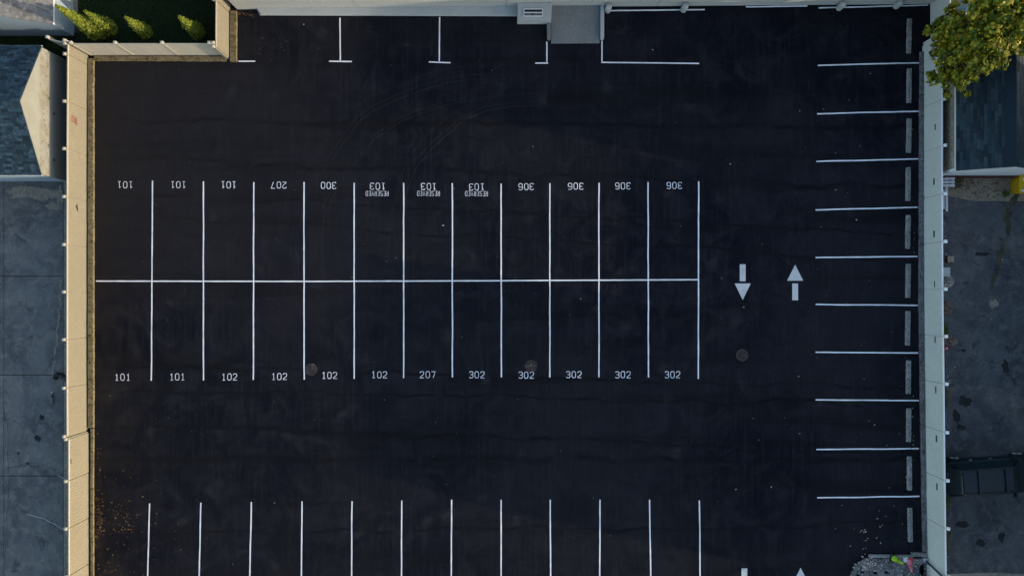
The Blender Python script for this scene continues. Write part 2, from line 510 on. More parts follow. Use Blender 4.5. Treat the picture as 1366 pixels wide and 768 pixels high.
# left neighbour's pavement: slabs with open joints between them
pave = poly("neighbour_pavement", [(-240, 90.1), (116, 90.1), (116, 1000), (-240, 1000)], -0.05, M['soil'])
cols = [(-118, 4.6), (5.4, 84)]
rows = [(238.5, 368), (368.9, 499.5), (500.4, 634), (634.9, 771), (771.9, 905)]
for ci, (x0, x1) in enumerate(cols):
    for y0, y1 in rows:
        poly("concrete_slab", [(x0, y0), (x1, y0), (x1, y1), (x0, y1)], rnd.uniform(-0.006, 0.004), M['slab'], None, pave, 0.08)
poly("gravel_margin", [(84.6, 240), (116, 240), (116, 905), (84.6, 905)], -0.012, M['patch'], None, pave)
blotch("worn_patch", 48, 259, 36, 9, 0.010, M['patch'], pave, 3)
blotch("worn_patch", 80, 262, 4, 14, 0.013, M['patch'], pave, 14)
blotch("worn_patch", 72, 276, 9, 5, 0.0145, M['patch'], pave, 8)
blotch("oil_stain", 56, 557, 3.6, 3.6, 0.010, M['stain'], pave, 2)
blotch("oil_stain", 50.5, 585, 4.2, 4.4, 0.010, M['stain'], pave, 4)
blotch("oil_stain", 25, 604, 1.6, 1.6, 0.010, M['stain'], pave, 5)
blotch("oil_stain", 37, 618, 2.0, 1.4, 0.010, M['stain'], pave, 6)

# stains and dust on the right yard
for cx, cy, rx, ry, sd, ro in ((1310, 339, 9, 3, 1, 0.1), (1288, 536, 10, 7, 2, 0.3), (1276, 556, 5, 9, 3, 0.1), (1282, 570, 6, 4, 4, 0.9),
                               (1284, 699, 9, 4, 5, 0.9), (1308, 724, 6, 5, 6, 0.2), (1336, 715, 4, 6, 7, 0.3), (1341, 490, 4, 9, 8, 0.1), (1285, 467, 3, 2, 9, 0)):
    blotch("oil_stain", cx, cy, rx, ry, 0.008, M['stain'], yard, sd)
for i, (cx, cy, rx, ry, ro) in enumerate(((1352, 268, 4, 13, 0.5), (1344, 288, 5, 11, -0.1), (1345, 306, 4, 12, 0.05), (1333, 345, 3.4, 17, 0.25), (1326, 372, 3, 14, 0.35))):
    blotch("yellow_dust_trail", cx, cy, rx, ry, 0.010 + i * 0.0015, M['yellow_stain'], yard, 20 + i, 24, 0.45, ro)
blotch("worn_patch", 1326, 405, 6, 5, 0.009, M['patch'], yard, 31)
blotch("worn_patch", 1320, 770, 80, 7, 0.009, M['patch'], yard, 32)


# ---------------------------------------------------------------- painted markings
def strip_mesh(mb, pts, w, z, closed=False, jit=0.0, sub=0.0):
    """a mitred flat ribbon along pts (Vector 2-D, metres)"""
    P = [Vector((p[0], p[1])) for p in pts]
    if sub and not closed:
        Q = [P[0]]
        for a, b in zip(P, P[1:]):
            n = max(1, int((b - a).length / sub))
            Q += [a.lerp(b, (i + 1) / n) for i in range(n)]
        P = Q
    n = len(P)
    Lf, Rt = [], []
    for i in range(n):
        if closed:
            d0, d1 = (P[i] - P[i - 1]).normalized(), (P[(i + 1) % n] - P[i]).normalized()
        else:
            d0 = (P[i] - P[i - 1]).normalized() if i else (P[1] - P[0]).normalized()
            d1 = (P[i + 1] - P[i]).normalized() if i < n - 1 else d0
        n0, n1 = Vector((-d0.y, d0.x)), Vector((-d1.y, d1.x))
        mt = n0 + n1
        mt = mt / max(0.5, mt.length_squared) * 2
        k = w / 2
        Lf.append(P[i] + mt * (k / 1 * 0.5 * 2 / 2 * 1.0 + rnd.uniform(-jit, jit)))
        Rt.append(P[i] - mt * (k / 1 * 0.5 * 2 / 2 * 1.0 + rnd.uniform(-jit, jit)))
    for i in range(n if closed else n - 1):
        j = (i + 1) % n
        mb.face([(*Rt[i], z), (*Rt[j], z), (*Lf[j], z), (*Lf[i], z)])


def crack(pts, w, z, mat, parent, seed):
    r = random.Random(seed)
    P = [g(*p) for p in pts]
    Q = []
    for a, b in zip(P, P[1:]):
        n = max(2, int((b - a).length / .12))
        d = (b - a).normalized()
        nn = Vector((-d.y, d.x, 0))
        Q += [a.lerp(b, i / n) + nn * (r.uniform(-.025, .025) + .10 * noise.noise(Vector((seed * 3.1, len(Q) * .35 + i * .3, 0)))) for i in range(n)]
    mb = MB()
    strip_mesh(mb, Q, w, z, jit=w * .3)
    mb.build("crack", mat, parent)


crack([(82, 372), (80, 410), (77, 440), (74, 470), (71.5, 500), (70, 520)], .17, .0135, M['patch'], pave, 12)
crack([(0, 427), (20, 428), (45, 435), (62, 431), (80, 433)], .022, .012, M['patch'], pave, 1)
crack([(48, 436), (46, 460), (42, 480), (38, 510)], .016, .0125, M['patch'], pave, 2)
crack([(6, 624), (30, 620), (66, 624)], .03, .012, M['stain'], pave, 3)
crack([(10, 560), (12, 640), (9, 700), (8, 765)], .02, .0125, M['stain'], pave, 4)
crack([(40, 645), (55, 655), (70, 650)], .02, .012, M['patch'], pave, 5)
crack([(1265, 310), (1290, 330), (1300, 352), (1330, 360), (1370, 352)], .03, .0125, M['stain'], yard, 6)
crack([(1262, 480), (1300, 476), (1335, 486), (1380, 480)], .03, .0125, M['stain'], yard, 7)
crack([(1300, 690), (1330, 694), (1352, 712), (1380, 716)], .025, .0125, M['stain'], yard, 8)
crack([(948, 600), (950, 625), (955, 655)], .05, .0035, M['black'], lot, 9)
crack([(1015, 560), (1012, 600), (1016, 640)], .02, .0035, M['black'], lot, 10)

LINE_W = 0.138


def road_line(name, pts, label, group, z=0.004, w=LINE_W, cat='parking line'):
    mb = MB()
    P = [g(*p) for p in pts]
    # hand-sprayed: a slow wander of a centimetre or two
    Q = []
    for a, b in zip(P, P[1:]):
        n = max(1, int((b - a).length / 0.5))
        Q += [a.lerp(b, i / n) for i in range(n)]
    Q.append(P[-1])
    off = rnd.uniform(0, 99)
    d = (P[-1] - P[0]).normalized()
    nn = Vector((-d.y, d.x, 0))
    Q = [q + nn * (0.014 * noise.noise(Vector((off, i * 0.35, 0)))) for i, q in enumerate(Q)] if len(P) == 2 else Q
    strip_mesh(mb, Q, w, z, jit=0.004, sub=0.25)
    return tag(mb.build(name, M['paint']), label, cat, group)


ORD = ['first', 'second', 'third', 'fourth', 'fifth', 'sixth', 'seventh', 'eighth', 'ninth', 'tenth', 'eleventh', 'twelfth']
mid_x = [(203.5, 202), (271.5, 271.3), (338.5, 338), (405.5, 405.7), (472.5, 472.5), (538.5, 538.5), (603.5, 603.5), (668.5, 668.8), (733.5, 733.5), (799, 799), (864.5, 865), (932, 931.5)]
top_e = [241, 242, 243, 243, 244, 244, 244.5, 245, 244.5, 244, 243, 242]
bot_e = [507.5, 507, 506.5, 506, 505, 504, 503, 503, 503, 503, 503, 505]
up_nums = ['101', '101', '101', '207', '300', '103', '103', '103', '306', '306', '306', '306']
lo_nums = ['101', '101', '102', '102', '102', '102', '207', '302', '302', '302', '302', '302']
for i in range(12):
    road_line("stall_line", [(mid_x[i][0], top_e[i]), (mid_x[i][1], bot_e[i])],
              f"long white middle-row stall line, {ORD[i]} from the tan fence", "stall lines of the middle double row")
road_line("spine_line", [(128, 374.8), (405, 375.3), (668, 374.3), (931, 373.0)], "long white line running across between the two middle rows of stalls", None, 0.007)
bot = [(199.5, 671, 197), (268, 670, 265.8), (335.5, 669, 333), (403, 668, 402), (469.5, 668, 469), (536, 667, 535.5), (602.5, 666, 602), (668.5, 666, 668.5), (734, 666, 734.5), (800.5, 666, 800), (866.5, 666, 868), (933, 667, 934)]
for i, (x, y, x2) in enumerate(bot):
    road_line("stall_line", [(x, y), (x2 + (x2 - x) * 0.35, 803)], f"white bottom-row stall line, {ORD[i]} from the tan fence", "stall lines of the bottom row")
rt = [(1091, 87.5, 1226, 84), (1090, 152, 1226, 148.5), (1089, 215.5, 1225, 212), (1088, 280, 1224, 276.5), (1088, 343.5, 1224, 342), (1088, 406, 1225, 407), (1088, 469.5, 1225, 470.5), (1088, 533, 1226, 534), (1089, 599, 1226, 598), (1090, 663.5, 1226.5, 661.5)]
for i, (a, b, c, d) in enumerate(rt):
    road_line("stall_line", [(a, b), (c, d)], f"white stall line running to the grey fence, {ORD[i]} down from the grey building", "stall lines beside the grey fence")
road_line("stall_line", [(318, 82), (340.5, 82)], "short white dash beside the kerb at the corner of the tan fence", "markings by the grey building")


def tee(pts_a, pts_b, label):
    e = empty("stall_tee", g(*pts_b[0]), label, "parking line", "markings by the grey building")
    for nm, pts, z in (("upright", pts_a, 0.004), ("crossbar", pts_b, 0.007)):
        mb = MB()
        strip_mesh(mb, [g(*p).xy for p in pts], LINE_W, z, jit=0.004, sub=0.25)
        mb.build(nm, M['paint'], e)


tee([(453.5, 24), (454, 81)], [(439, 82), (469.5, 82.5)], "upside-down white T marking nearer the tan fence")
tee([(586.5, 23), (586, 82)], [(572, 83), (601, 84)], "upside-down white T marking nearer the concrete ramp")
tee([(729.5, 56), (729.5, 83)], [(714, 84.5), (731, 84.5)], "short white L marking at the ramp's near corner")
tee([(803, 55), (803, 82)], [(802, 83.5), (932.5, 85)], "long white L marking running from the ramp's far corner")
road_line("wall_line", [(806, 14.5), (940, 13.2)], "white line along the wall beside the concrete ramp, passing two bollards", "markings by the grey building")
road_line("wall_line", [(995, 9.6), (1077, 8.3)], "white line along the wall between the two pairs of bollards", "markings by the grey building")
road_line("wall_line", [(1092, 11), (1238, 7.2)], "white line along the wall into the corner by the grey fence", "markings by the grey building")

GL = {
    '0': [([(0.14, 0), (0.46, 0), (0.6, 0.2), (0.6, 0.8), (0.46, 1), (0.14, 1), (0, 0.8), (0, 0.2)], True)],
    '1': [([(0.10, 0.80), (0.31, 1.0), (0.31, 0.10)], False), ([(0.10, 0.0), (0.52, 0.0)], False)],
    '2': [([(0.0, 0.78), (0.06, 0.95), (0.2, 1), (0.42, 1), (0.58, 0.92), (0.6, 0.68), (0.48, 0.48), (0.04, 0.14), (0.04, 0.0), (0.62, 0.0)], False)],
    '3': [([(0.0, 0.86), (0.12, 1), (0.44, 1), (0.6, 0.88), (0.6, 0.64), (0.42, 0.52), (0.60, 0.40), (0.6, 0.14), (0.46, 0), (0.12, 0), (0, 0.14)], False), ([(0.2, 0.52), (0.40, 0.52)], False)],
    '6': [([(0.58, 0.88), (0.46, 1), (0.14, 1), (0, 0.84), (0, 0.16), (0.14, 0), (0.46, 0), (0.6, 0.16), (0.6, 0.44), (0.46, 0.57), (0.1, 0.57)], False)],
    '7': [([(0.0, 1.0), (0.6, 1.0), (0.56, 0.78), (0.26, 0.0)], False)],
    'R': [([(0, 0), (0, 1), (0.5, 1), (0.6, 0.86), (0.6, 0.62), (0.48, 0.5), (0.1, 0.5)], False), ([(0.3, 0.46), (0.6, 0)], False)],
    'E': [([(0.6, 1), (0, 1), (0, 0), (0.6, 0)], False), ([(0.1, 0.52), (0.48, 0.52)], False)],
    'S': [([(0.6, 0.84), (0.48, 1), (0.12, 1), (0, 0.86), (0, 0.62), (0.6, 0.42), (0.6, 0.14), (0.48, 0), (0.12, 0), (0, 0.14)], False)],
    'V': [([(0, 1), (0.3, 0), (0.6, 1)], False)],
    'D': [([(0, 0), (0, 1), (0.4, 1), (0.6, 0.8), (0.6, 0.2), (0.4, 0)], True)],
}


def glyph(mb, ch, org, size, st, flip, wk=1.0):
    """org: lower-left of the glyph in its own reading frame"""
    for k, (pts, closed) in enumerate(GL[ch]):
        P = []
        for x, y in pts:
            q = Vector((x * size * wk, y * size))
            P.append(org + (-q if flip else q))
        strip_mesh(mb, P, st, 0.005 + 0.0015 * k, closed, jit=st * 0.07)


def stall_number(cx, cy, s, label, flip, group, reserved=None):
    c = g(cx, cy).xy
    e = empty("stall_number", (c.x, c.y, 0), label, "stall number", group)
    size, adv = 0.335, 0.302
    sg = -1 if flip else 1
    for i, ch in enumerate(s):
        mb = MB()
        o = c + Vector((sg * ((i - 1) * adv - 0.3 * size * 0.98), -sg * size / 2))
        glyph(mb, ch, o + Vector((rnd.uniform(-.006, .006), rnd.uniform(-.008, .008))), size, 0.062, flip, 0.98)
        mb.build("digit", M['paint'], e)
    if reserved:
        mb = MB()
        c2 = g(*reserved).xy
        for i, ch in enumerate("RESERVED"):
            o = c2 + Vector((sg * ((i - 3.5) * 0.158 - 0.052), -sg * 0.13))
            glyph(mb, ch, o, 0.25, 0.040, flip, 0.64)
        tag(mb.build("reserved_word", M['paint'], e), kind='stuff')


ux = [(167, 246.5), (238, 246.5), (305, 246.5), (372, 247), (438.5, 247.5), (504, 248.5), (572, 249), (636, 249.5), (702, 249), (768, 248.5), (831, 248), (899.5, 247.5)]
lx = [(163.5, 503), (236.5, 502.5), (306, 502.5), (372.5, 502), (439.5, 500.5), (506, 499.5), (570.5, 499.5), (636, 499.5), (702, 500), (765.5, 499.5), (831, 499.5), (897, 499.5)]
rsv = {5: (503, 258.2), 6: (571.5, 258.2), 7: (635.5, 258.4)}
for i in range(12):
    extra = " with RESERVED" if i in rsv else ""
    stall_number(*ux[i], up_nums[i], f"upside-down white {up_nums[i]}{extra} painted in the {ORD[i]} upper stall from the tan fence", True, "stall numbers of the upper row", rsv.get(i))
    stall_number(*lx[i], lo_nums[i], f"upright white {lo_nums[i]} painted in the {ORD[i]} lower stall from the tan fence", False, "stall numbers of the lower row")


def arrow(cx, tip, base, s0, s1, label):
    e = empty("direction_arrow", g(cx, base), label, "painted arrow", "lane arrows")
    mb = MB()
    P = [g(cx, tip, 0.004), g(cx - 10.7, base, 0.004), g(cx + 10.7, base, 0.004)]
    if tip > base: P = [P[0], P[2], P[1]]
    mb.face(P)
    mb.build("arrow_head", M['arrow'], e)
    mb = MB()
    a, b = sorted((s0, s1))
    mb.face([g(cx - 3.9, b, 0.004), g(cx + 3.9, b, 0.004), g(cx + 3.9, a, 0.004), g(cx - 3.9, a, 0.004)])
    mb.build("arrow_shaft", M['arrow'], e)


arrow(990.7, 400, 378, 352.5, 375, "white arrow pointing down the lane above the round drain grate")
arrow(1060.7, 353, 374.3, 378, 400.3, "white arrow pointing up the lane towards the building")
arrow(993, 805, 783, 757.5, 780, "white down arrow at the bottom edge with only its shaft in view")
arrow(1068, 756.5, 778, 782, 804, "white up arrow at the bottom edge with its head in view")


# ---------------------------------------------------------------- drain grates
def grate(cx, cy, label, rot):
    c = g(cx, cy)
    e = empty("drain_grate", c, label, "drain grate", "round iron grates in the asphalt")
    mb = MB(); mb.cyl(c + Vector((0, 0, 0.003)), c + Vector((0, 0, 0.005)), 0.30, n=28); mb.build("pit", M['black'], e)
    mb = MB()
    n = 28
    for i in range(n):
        a0, a1 = 2 * math.pi * i / n, 2 * math.pi * (i + 1) / n
        def pt(r, a, z): return c + Vector((r * math.cos(a), r * math.sin(a), z))
        mb.face([pt(.29, a0, .016), pt(.315, a0, .016), pt(.315, a1, .016), pt(.29, a1, .016)])
        mb.face([pt(.315, a0, 0.001), pt(.315, a1, 0.001), pt(.315, a1, .016), pt(.315, a0, .016)])
    mb.build("rim", M['iron'], e)
    u = Vector((math.cos(rot), math.sin(rot), 0)); v = Vector((-u.y, u.x, 0))
    for k in range(-4, 5):
        d = k * 0.066
        h = math.sqrt(0.288 ** 2 - d * d)
        mb = MB()
        q = c + v * d + Vector((0, 0, 0.011))
        mb.box(q, (2 * h, 0.020, 0.008), (u.x, u.y))
        mb.build("bar", M['iron'], e)
    for k in (-2, -1, 0, 1, 2):
        d = k * 0.095
        h = math.sqrt(0.288 ** 2 - d * d)
        mb = MB()
        mb.box(c + u * d + Vector((0, 0, 0.0165)), (0.014, 2 * h, 0.004), (u.x, u.y))
        mb.build("cross_bar", M['iron'], e)


grate(415.3, 492.5, "round iron drain grate beside the fourth middle stall line", -0.5)
grate(708.5, 488, "round iron drain grate just above a painted 302, strewn with bits", 0.35)
grate(990, 473.5, "round iron drain grate in the open lane below the down arrow", 0.08)


# ---------------------------------------------------------------- scatter
def flakes(name, areas, mat, label, cat, size=0.05, kind='stuff', zr=0.01, lobes=5, seed=1):
    r = random.Random(seed)
    mb = MB()
    for cx, cy, sx, sy, n in areas:
        for _ in range(n):
            p = g(cx + r.gauss(0, 1) * sx, cy + r.gauss(0, 1) * sy, 0.006 + r.random() * zr)
            s = size * (0.35 + 1.5 * r.random() ** 2.2)
            a = r.uniform(0, 6.28)
            tilt = Vector((r.uniform(-.5, .5), r.uniform(-.5, .5)))
            pts = []
            for k in range(lobes):
                t = a + 2 * math.pi * k / lobes
                q = s * r.uniform(0.4, 1.0) * (1.0 if k % 2 else 0.7)
                dx, dy = math.cos(t) * q, math.sin(t) * q * 0.75
                pts.append(p + Vector((dx, dy, max(0, 0.3 * (dx * tilt.x + dy * tilt.y)) + 0.001)))
            mb.face(pts)
    return tag(mb.build(name, mat), label, cat, None, kind)


flakes("fallen_leaves", [(131, 676, 4, 11, 110), (134, 698, 3, 7, 110), (129, 715, 2, 9, 40), (157, 683, 7, 7, 45), (171, 697, 6, 6, 36), (160, 706, 8, 5, 30), (183, 686, 3, 2, 12), (163, 668, 6, 4, 14), (148, 757, 9, 6, 26), (142, 735, 12, 14, 30), (170, 745, 26, 18, 26), (131, 625, 3, 30, 40), (165, 640, 30, 25, 20), (215, 715, 25, 30, 16), (190, 715, 22, 30, 30), (318, 17, 8, 2, 40), (330, 20, 12, 3, 30)], M['litter'],
       "dry brown leaves strewn on the asphalt along the tan fence", "leaves", 0.055, seed=3)
flakes("pale_leaf_bits", [(1165, 685, 25, 15, 12), (1163, 720, 18, 9, 20), (1185, 700, 20, 25, 8), (700, 400, 290, 200, 55), (1150, 350, 40, 200, 26), (1216, 400, 3, 200, 34), (1020, 560, 40, 90, 8), (1218, 600, 3, 60, 14), (1212, 450, 8, 200, 12), (1160, 600, 40, 90, 12)], M['paleleaf'],
       "pale bits of leaf and grit lying about on the black asphalt", "leaf litter", 0.05, seed=4)
flakes("surface_grit", [(362, 60, 14, 8, 60), (350, 58, 6, 6, 30), (700, 400, 330, 220, 420), (1140, 350, 50, 220, 120), (646, 96, 12, 8, 40), (235, 380, 60, 200, 120)], M['rubble'], "tiny pale grit specks scattered all over the black asphalt", "grit", 0.018, seed=14)
flakes("grate_litter", [(418, 489, 1.5, 2.5, 16), (706, 487, 4, 3, 30), (712, 489, 3, 4, 22)], M['paleleaf'], "pale leaf bits caught on the two drain grates of the lower row", "leaf litter", 0.028, zr=0.02, seed=6)
flakes("dirt_litter", [(1320, 250, 25, 9, 300), (1290, 245, 12, 8, 120), (1345, 240, 10, 8, 60)], M['rubble_brown'], "dry litter and chips on the dirt beside the slate-roofed house", "litter", 0.07, seed=7, zr=0.03)


# ---------------------------------------------------------------- wheel stops
def wheel_stop(c, ang):
    e = empty("wheel_stop", c, None, "wheel stop", "concrete wheel stops along the grey fence")
    L, W, H = 1.82 + rnd.uniform(-.03, .03), 0.275, 0.135
    mb = MB()
    prof = [(-W / 2, 0), (W / 2, 0), (W / 2, H * .35), (W * .28, H), (-W * .28, H), (-W / 2, H * .35)]
    n = 9
    rings = []
    for i in range(n + 1):
        y = -L / 2 + L * i / n
        k = 0.93 if i in (0, n) else 1.0
        jit = 0.009
        rings.append([Vector((x * k + rnd.uniform(-jit, jit), y, max(0, z * k + (rnd.uniform(-jit, jit) if z else 0)))) for x, z in prof])
    base = len(mb.v)
    for rg in rings:
        mb.v += [tuple(v) for v in rg]
    for i in range(n):
        for j in range(6):
            k = (j + 1) % 6
            mb.f.append((i * 6 + j, (i + 1) * 6 + j, (i + 1) * 6 + k, i * 6 + k)); mb.m.append(0)
    mb.f.append(tuple(range(6))); mb.f.append(tuple(n * 6 + j for j in reversed(range(6)))); mb.m += [0, 0]
    mb.v = [tuple(Vector(v) + c) for v in mb.v]
    mb.build("bar", M['stop'], e, bevel=0.006)
    for s in (-1, 1):
        mb = MB()
        mb.cyl(c + Vector((0, s * 0.62, H - 0.01)), c + Vector((0, s * 0.62, H + 0.008)), 0.022, n=10)
        mb.build("anchor_pin", M['iron'], e)
    e.rotation_euler.z = ang
    return e


ws = [(1212.3, 49), (1212.3, 115), (1212, 181.5), (1211, 246), (1210.8, 309.5), (1211, 374.5), (1210.6, 437.5), (1211.4, 502.5), (1211.8, 566.5), (1212.8, 630.5), (1213.7, 699)]
wl = ["the wall end", *[f"{w} from the wall end" for w in ORD[1:10]], "last before the cones"]
for i, (x, y) in enumerate(ws):
    e = wheel_stop(g(x, y), R(rnd.uniform(-1.3, 1.3)))
    e['label'] = "concrete wheel stop by the grey fence, " + ("nearest the grey building" if i == 0 else "last one, nearest the traffic cones" if i == 10 else f"{ORD[i]} down from the grey building")


# ---------------------------------------------------------------- kerbs
def kerb(name, pts, w, h, mat, label, side=1, seg=1.22):
    """pts: plan centre line; cast in lengths with open joints"""
    e = empty(name, g(*pts[0]), label, "kerb")
    for a, b in zip(pts, pts[1:]):
        A, B = g(*a), g(*b)
        L = (B - A).length
        d = (B - A).normalized()
        n = max(1, round(L / seg))
        nn = Vector((-d.y, d.x, 0))
        for i in range(n):
            p = A + d * (L * (i + .5) / n) + nn * rnd.uniform(-.006, .006)
            mb = MB()
            hh = h + rnd.uniform(-.008, .008)
            m_ = 5
            ln = L / n - 0.012
            # a rough top: subdivided along the length with small height and edge changes
            pr = []
            for k in range(m_ + 1):
                q = p + d * (-ln / 2 + ln * k / m_)
                z = hh + rnd.uniform(-.008, .006)
                wl_, wr = w / 2 + rnd.uniform(-.012, .006), w / 2 + rnd.uniform(-.012, .006)
                pr.append([q - nn * wl_ + Vector((0, 0, -.04)), q - nn * wl_ + Vector((0, 0, z - .012)), q - nn * (wl_ - .015) + Vector((0, 0, z)), q + nn * (wr - .015) + Vector((0, 0, z)), q + nn * wr + Vector((0, 0, z - .012)), q + nn * wr + Vector((0, 0, -.04))])
            for k in range(m_):
                for j in range(5):
                    mb.face([pr[k][j], pr[k + 1][j], pr[k + 1][j + 1], pr[k][j + 1]])
            mb.face(pr[0]); mb.face(list(reversed(pr[-1])))
            for f in range(len(mb.f)): mb.f[f] = tuple(reversed(mb.f[f]))
            mb.build("kerb_stone", mat, e)
    return e


kerb("kerb", [(122.7, 79), (122.7, 570)], 0.30, 0.15, M['kerb_warm'], "sunlit gritty kerb along the foot of the tan fence, long upper run")
kerb("kerb", [(124.0, 571), (124.0, 900)], 0.16, 0.12, M['kerb_warm'], "narrow sunlit kerb along the foot of the tan fence, lower run with leaves")
kerb("kerb", [(127.2, 78.8), (303, 79.2)], 0.26, 0.15, M['kerb_warm'], "brownish kerb under the short fence beside the lawn")
kerb("kerb", [(312.2, 83.5), (312.2, 16)], 0.36, 0.15, M['kerb_warm'], "sunlit kerb between the lawn fence and the grey building's corner")
kerb("kerb", [(1228.6, 70), (1227.2, 390), (1229.5, 560), (1232.6, 735)], 0.21, 0.15, M['kerb_grey'], "stained grey kerb along the foot of the grey fence")


# ---------------------------------------------------------------- fences
def fence(label, posts, out, mat, cap, H=1.83, name="board_fence", cat="fence", lean=0.0, boards=16, marks=None, skip_last=False, proud=False):
    """posts: plan points in order; out: unit vector to the outer side"""
    e = empty(name, g(*posts[0]), label, cat)
    out = Vector((*out, 0)).normalized()
    P = [g(*p) for p in posts]
    for i, p in enumerate(P):
        if skip_last and i == len(P) - 1: continue
        d = (P[min(i + 1, len(P) - 1)] - P[max(i - 1, 0)]).normalized()
        q = p + out * (0.045 if proud else 0.105)
        mb = MB()
        mb.box(q + Vector((0, 0, (H + .06) / 2 - .03)), (0.127, 0.127, H + .12), (d.x, d.y))
        po = mb.build("fence_post", cap if proud else mat, e)
        mb = MB()
        mb.box(q + Vector((0, 0, H + .1025)), (0.16, 0.16, .025), (d.x, d.y))
        mb.box(q + Vector((0, 0, H + .137)), (0.15, 0.15, .044), (d.x, d.y), taper=0.07)
        mb.build("post_cap", cap, po)
    for i, (a, b) in enumerate(zip(P, P[1:])):
        d = (b - a).normalized()
        L = (b - a).length
        k = max(2, round(L / (2.44 / boards)))
        mb = MB()
        bow = rnd.uniform(-.02, .02) * (0.0 if (marks and i in marks) or out.x < -.9 else 1.0)
        a2, L2 = a + d * 0.024, L - 0.048
        for j in range(k):
            s0, s1 = L2 * j / k, L2 * (j + 1) / k - 0.005
            bb = bow * math.sin(math.pi * (j + .5) / k)
            dd = rnd.uniform(-.0025, .0025)
            p0, p1 = a2 + d * s0, a2 + d * s1
            o0, o1 = out * (dd), out * (0.024 + dd)
            zt = H - .09
            tb = out * bb
            mb.hexa([p0 + o0 + Vector((0, 0, .08)), p1 + o0 + Vector((0, 0, .08)), p1 + o1 + Vector((0, 0, .08)), p0 + o1 + Vector((0, 0, .08))],
                    [p0 + o0 + tb + Vector((0, 0, zt)), p1 + o0 + tb + Vector((0, 0, zt)), p1 + o1 + tb + Vector((0, 0, zt)), p0 + o1 + tb + Vector((0, 0, zt))])
        tag(mb.build("board_panel", mat, e), kind='stuff')
        # backing tongue behind the joints
        mb = MB()
        c = a.lerp(b, .5)
        for nm, z, hh, th in (("bottom_rail", .06, .11, .052), ("top_rail", H - .045, .09, .052)):
            mb = MB()
            sh = out * (bow * .4 if z > 1 else 0)
            mb.box(c + out * .012 + sh + Vector((0, 0, z)), (L - .03, th, hh), (d.x, d.y))
            mb.build(nm, cap if z > 1 else mat, e, bevel=0.004)
        mb = MB()
        mb.box(c + out * .016 + Vector((0, 0, H / 2)), (L - .03, .012, H - .2), (d.x, d.y))
        mb.build("tongue_strip", mat, e)
        if marks and i in marks:
            off, z, w, h = marks[i]
            mb = MB()
            q = a + d * off - out * 0.008
            mb.box(q + Vector((0, 0, z)), (w, 0.008, h), (d.x, d.y))
            mb.build("nameplate", M['plate'], e)
    return e


LF = 117.3
left_posts = [(118, 74), (117.8, 87.5), (117.4, 147.5), (117, 207.7), (117, 268.5), (116.8, 329.4), (116.8, 389.5), (116.7, 450), (116.8, 511.5), (117, 573)]
lf = fence("long sunlit tan board fence, upper run from the lawn corner down to the step", left_posts, (-1, 0), M['tan'], M['tan_cap'])
lf2 = fence("tan board fence, lower run beyond the step, with leaves at its foot", [(119, 576.5), (119, 629.7), (119, 690), (119, 751), (119, 812), (119, 873)], (-1, 0), M['tan'], M['tan_cap'])
fence("pale fence between the kerb and the lawn with three shrubs behind it", [(122.5, 74.3), (179, 74.3), (238.5, 74.3), (298.6, 74.5), (303.5, 74.5)], (0, 1), M['gate'], M['tan_cap'], proud=True)
fence("short tan sunlit fence at the lawn's east end running to the grey building", [(306.5, 78), (306.8, 18), (307, -42), (307, -102)], (-1, 0), M['tan'], M['tan_cap'])
fence("short pale fence piece between the two small houses and the tan fence", [(93.6, 68.6), (115.3, 72.8)], (-0.2, 1), M['gate'], M['tan_cap'], boards=10)
rp = [(1230.6, 62), (1230.8, 84), (1231, 144.5), (1231, 203.5), (1231, 265), (1231.2, 325.5), (1231.6, 386), (1232.2, 446), (1233, 506.5), (1233.6, 568), (1234.3, 629), (1235, 690), (1235.8, 751), (1236.6, 812), (1237.4, 873)]
fence("long pale grey board fence in the shade on the east side", rp, (1, 0), M['grey'], M['grey_cap'],
      marks={2: (1.29, 1.2, .30, .10), 3: (1.73, 1.08, .34, .13), 4: (1.99, 1.08, .34, .14), 5: (2.18, 1.1, .34, .08), 7: (.21, 1.1, .34, .09), 8: (.40, 1.1, .34, .10), 9: (.46, 1.12, .34, .14), 10: (.51, 1.12, .34, .13)})
fence("short pale grey fence run under the tree, set back from the long one", [(1241.5, 58), (1241.2, 0), (1241, -60)], (1, 0), M['grey'], M['grey_cap'])
fence("diagonal end panel of the pale grey fence where it steps back under the tree", [(1232.5, 61), (1240, 58.3)], (0.3, 1), M['grey'], M['grey_cap'], boards=8)


# marks on the tan fence (worn red scribble, grime)
def wall_stroke(parent, pts, x, w, mat, name):
    """strokes on the tan fence's inner face: pts are (plan y, height)"""
    mb = MB()
    P = [Vector(((395 - py) / S, z)) for py, z in pts]
    for a, b in zip(P, P[1:]):
        d = (b - a).normalized() * (w / 2)
        n = Vector((-d.y, d.x))
        q = [a - d + n, a - d - n, b + d - n, b + d + n]
        mb.hexa([(x, v.x, v.y) for v in q], [(x + .002, v.x, v.y) for v in q])
    mb.build(name, mat, parent)


xf = g(117.3, 0).x + 0.012
for st in ([(163, 1.44), (170, 1.48), (170.5, 1.20), (163.5, 1.16), (163, 1.40)], [(165.5, 1.42), (166, 1.22)], [(168, 1.36), (168.3, 1.28)], [(163.2, 1.04), (172, 1.06)], [(166, 1.12), (172, 1.14), (172.4, 1.05)]):
    wall_stroke(lf, st, xf, 0.035, M['redmark'], "red_scribble")
for st in ([(276, 1.0), (279, 1.06), (282, 1.0)], [(278, .98), (284, .94)]):
    wall_stroke(lf, st, xf, 0.05, M['darkmark'], "grime_mark")
for st in ([(603, 1.68), (606, 1.72), (608, 1.66)], [(604, 1.62), (609, 1.6)]):
    wall_stroke(lf2, st, g(119, 0).x + .008, 0.03, M['darkmark'], "grime_mark")


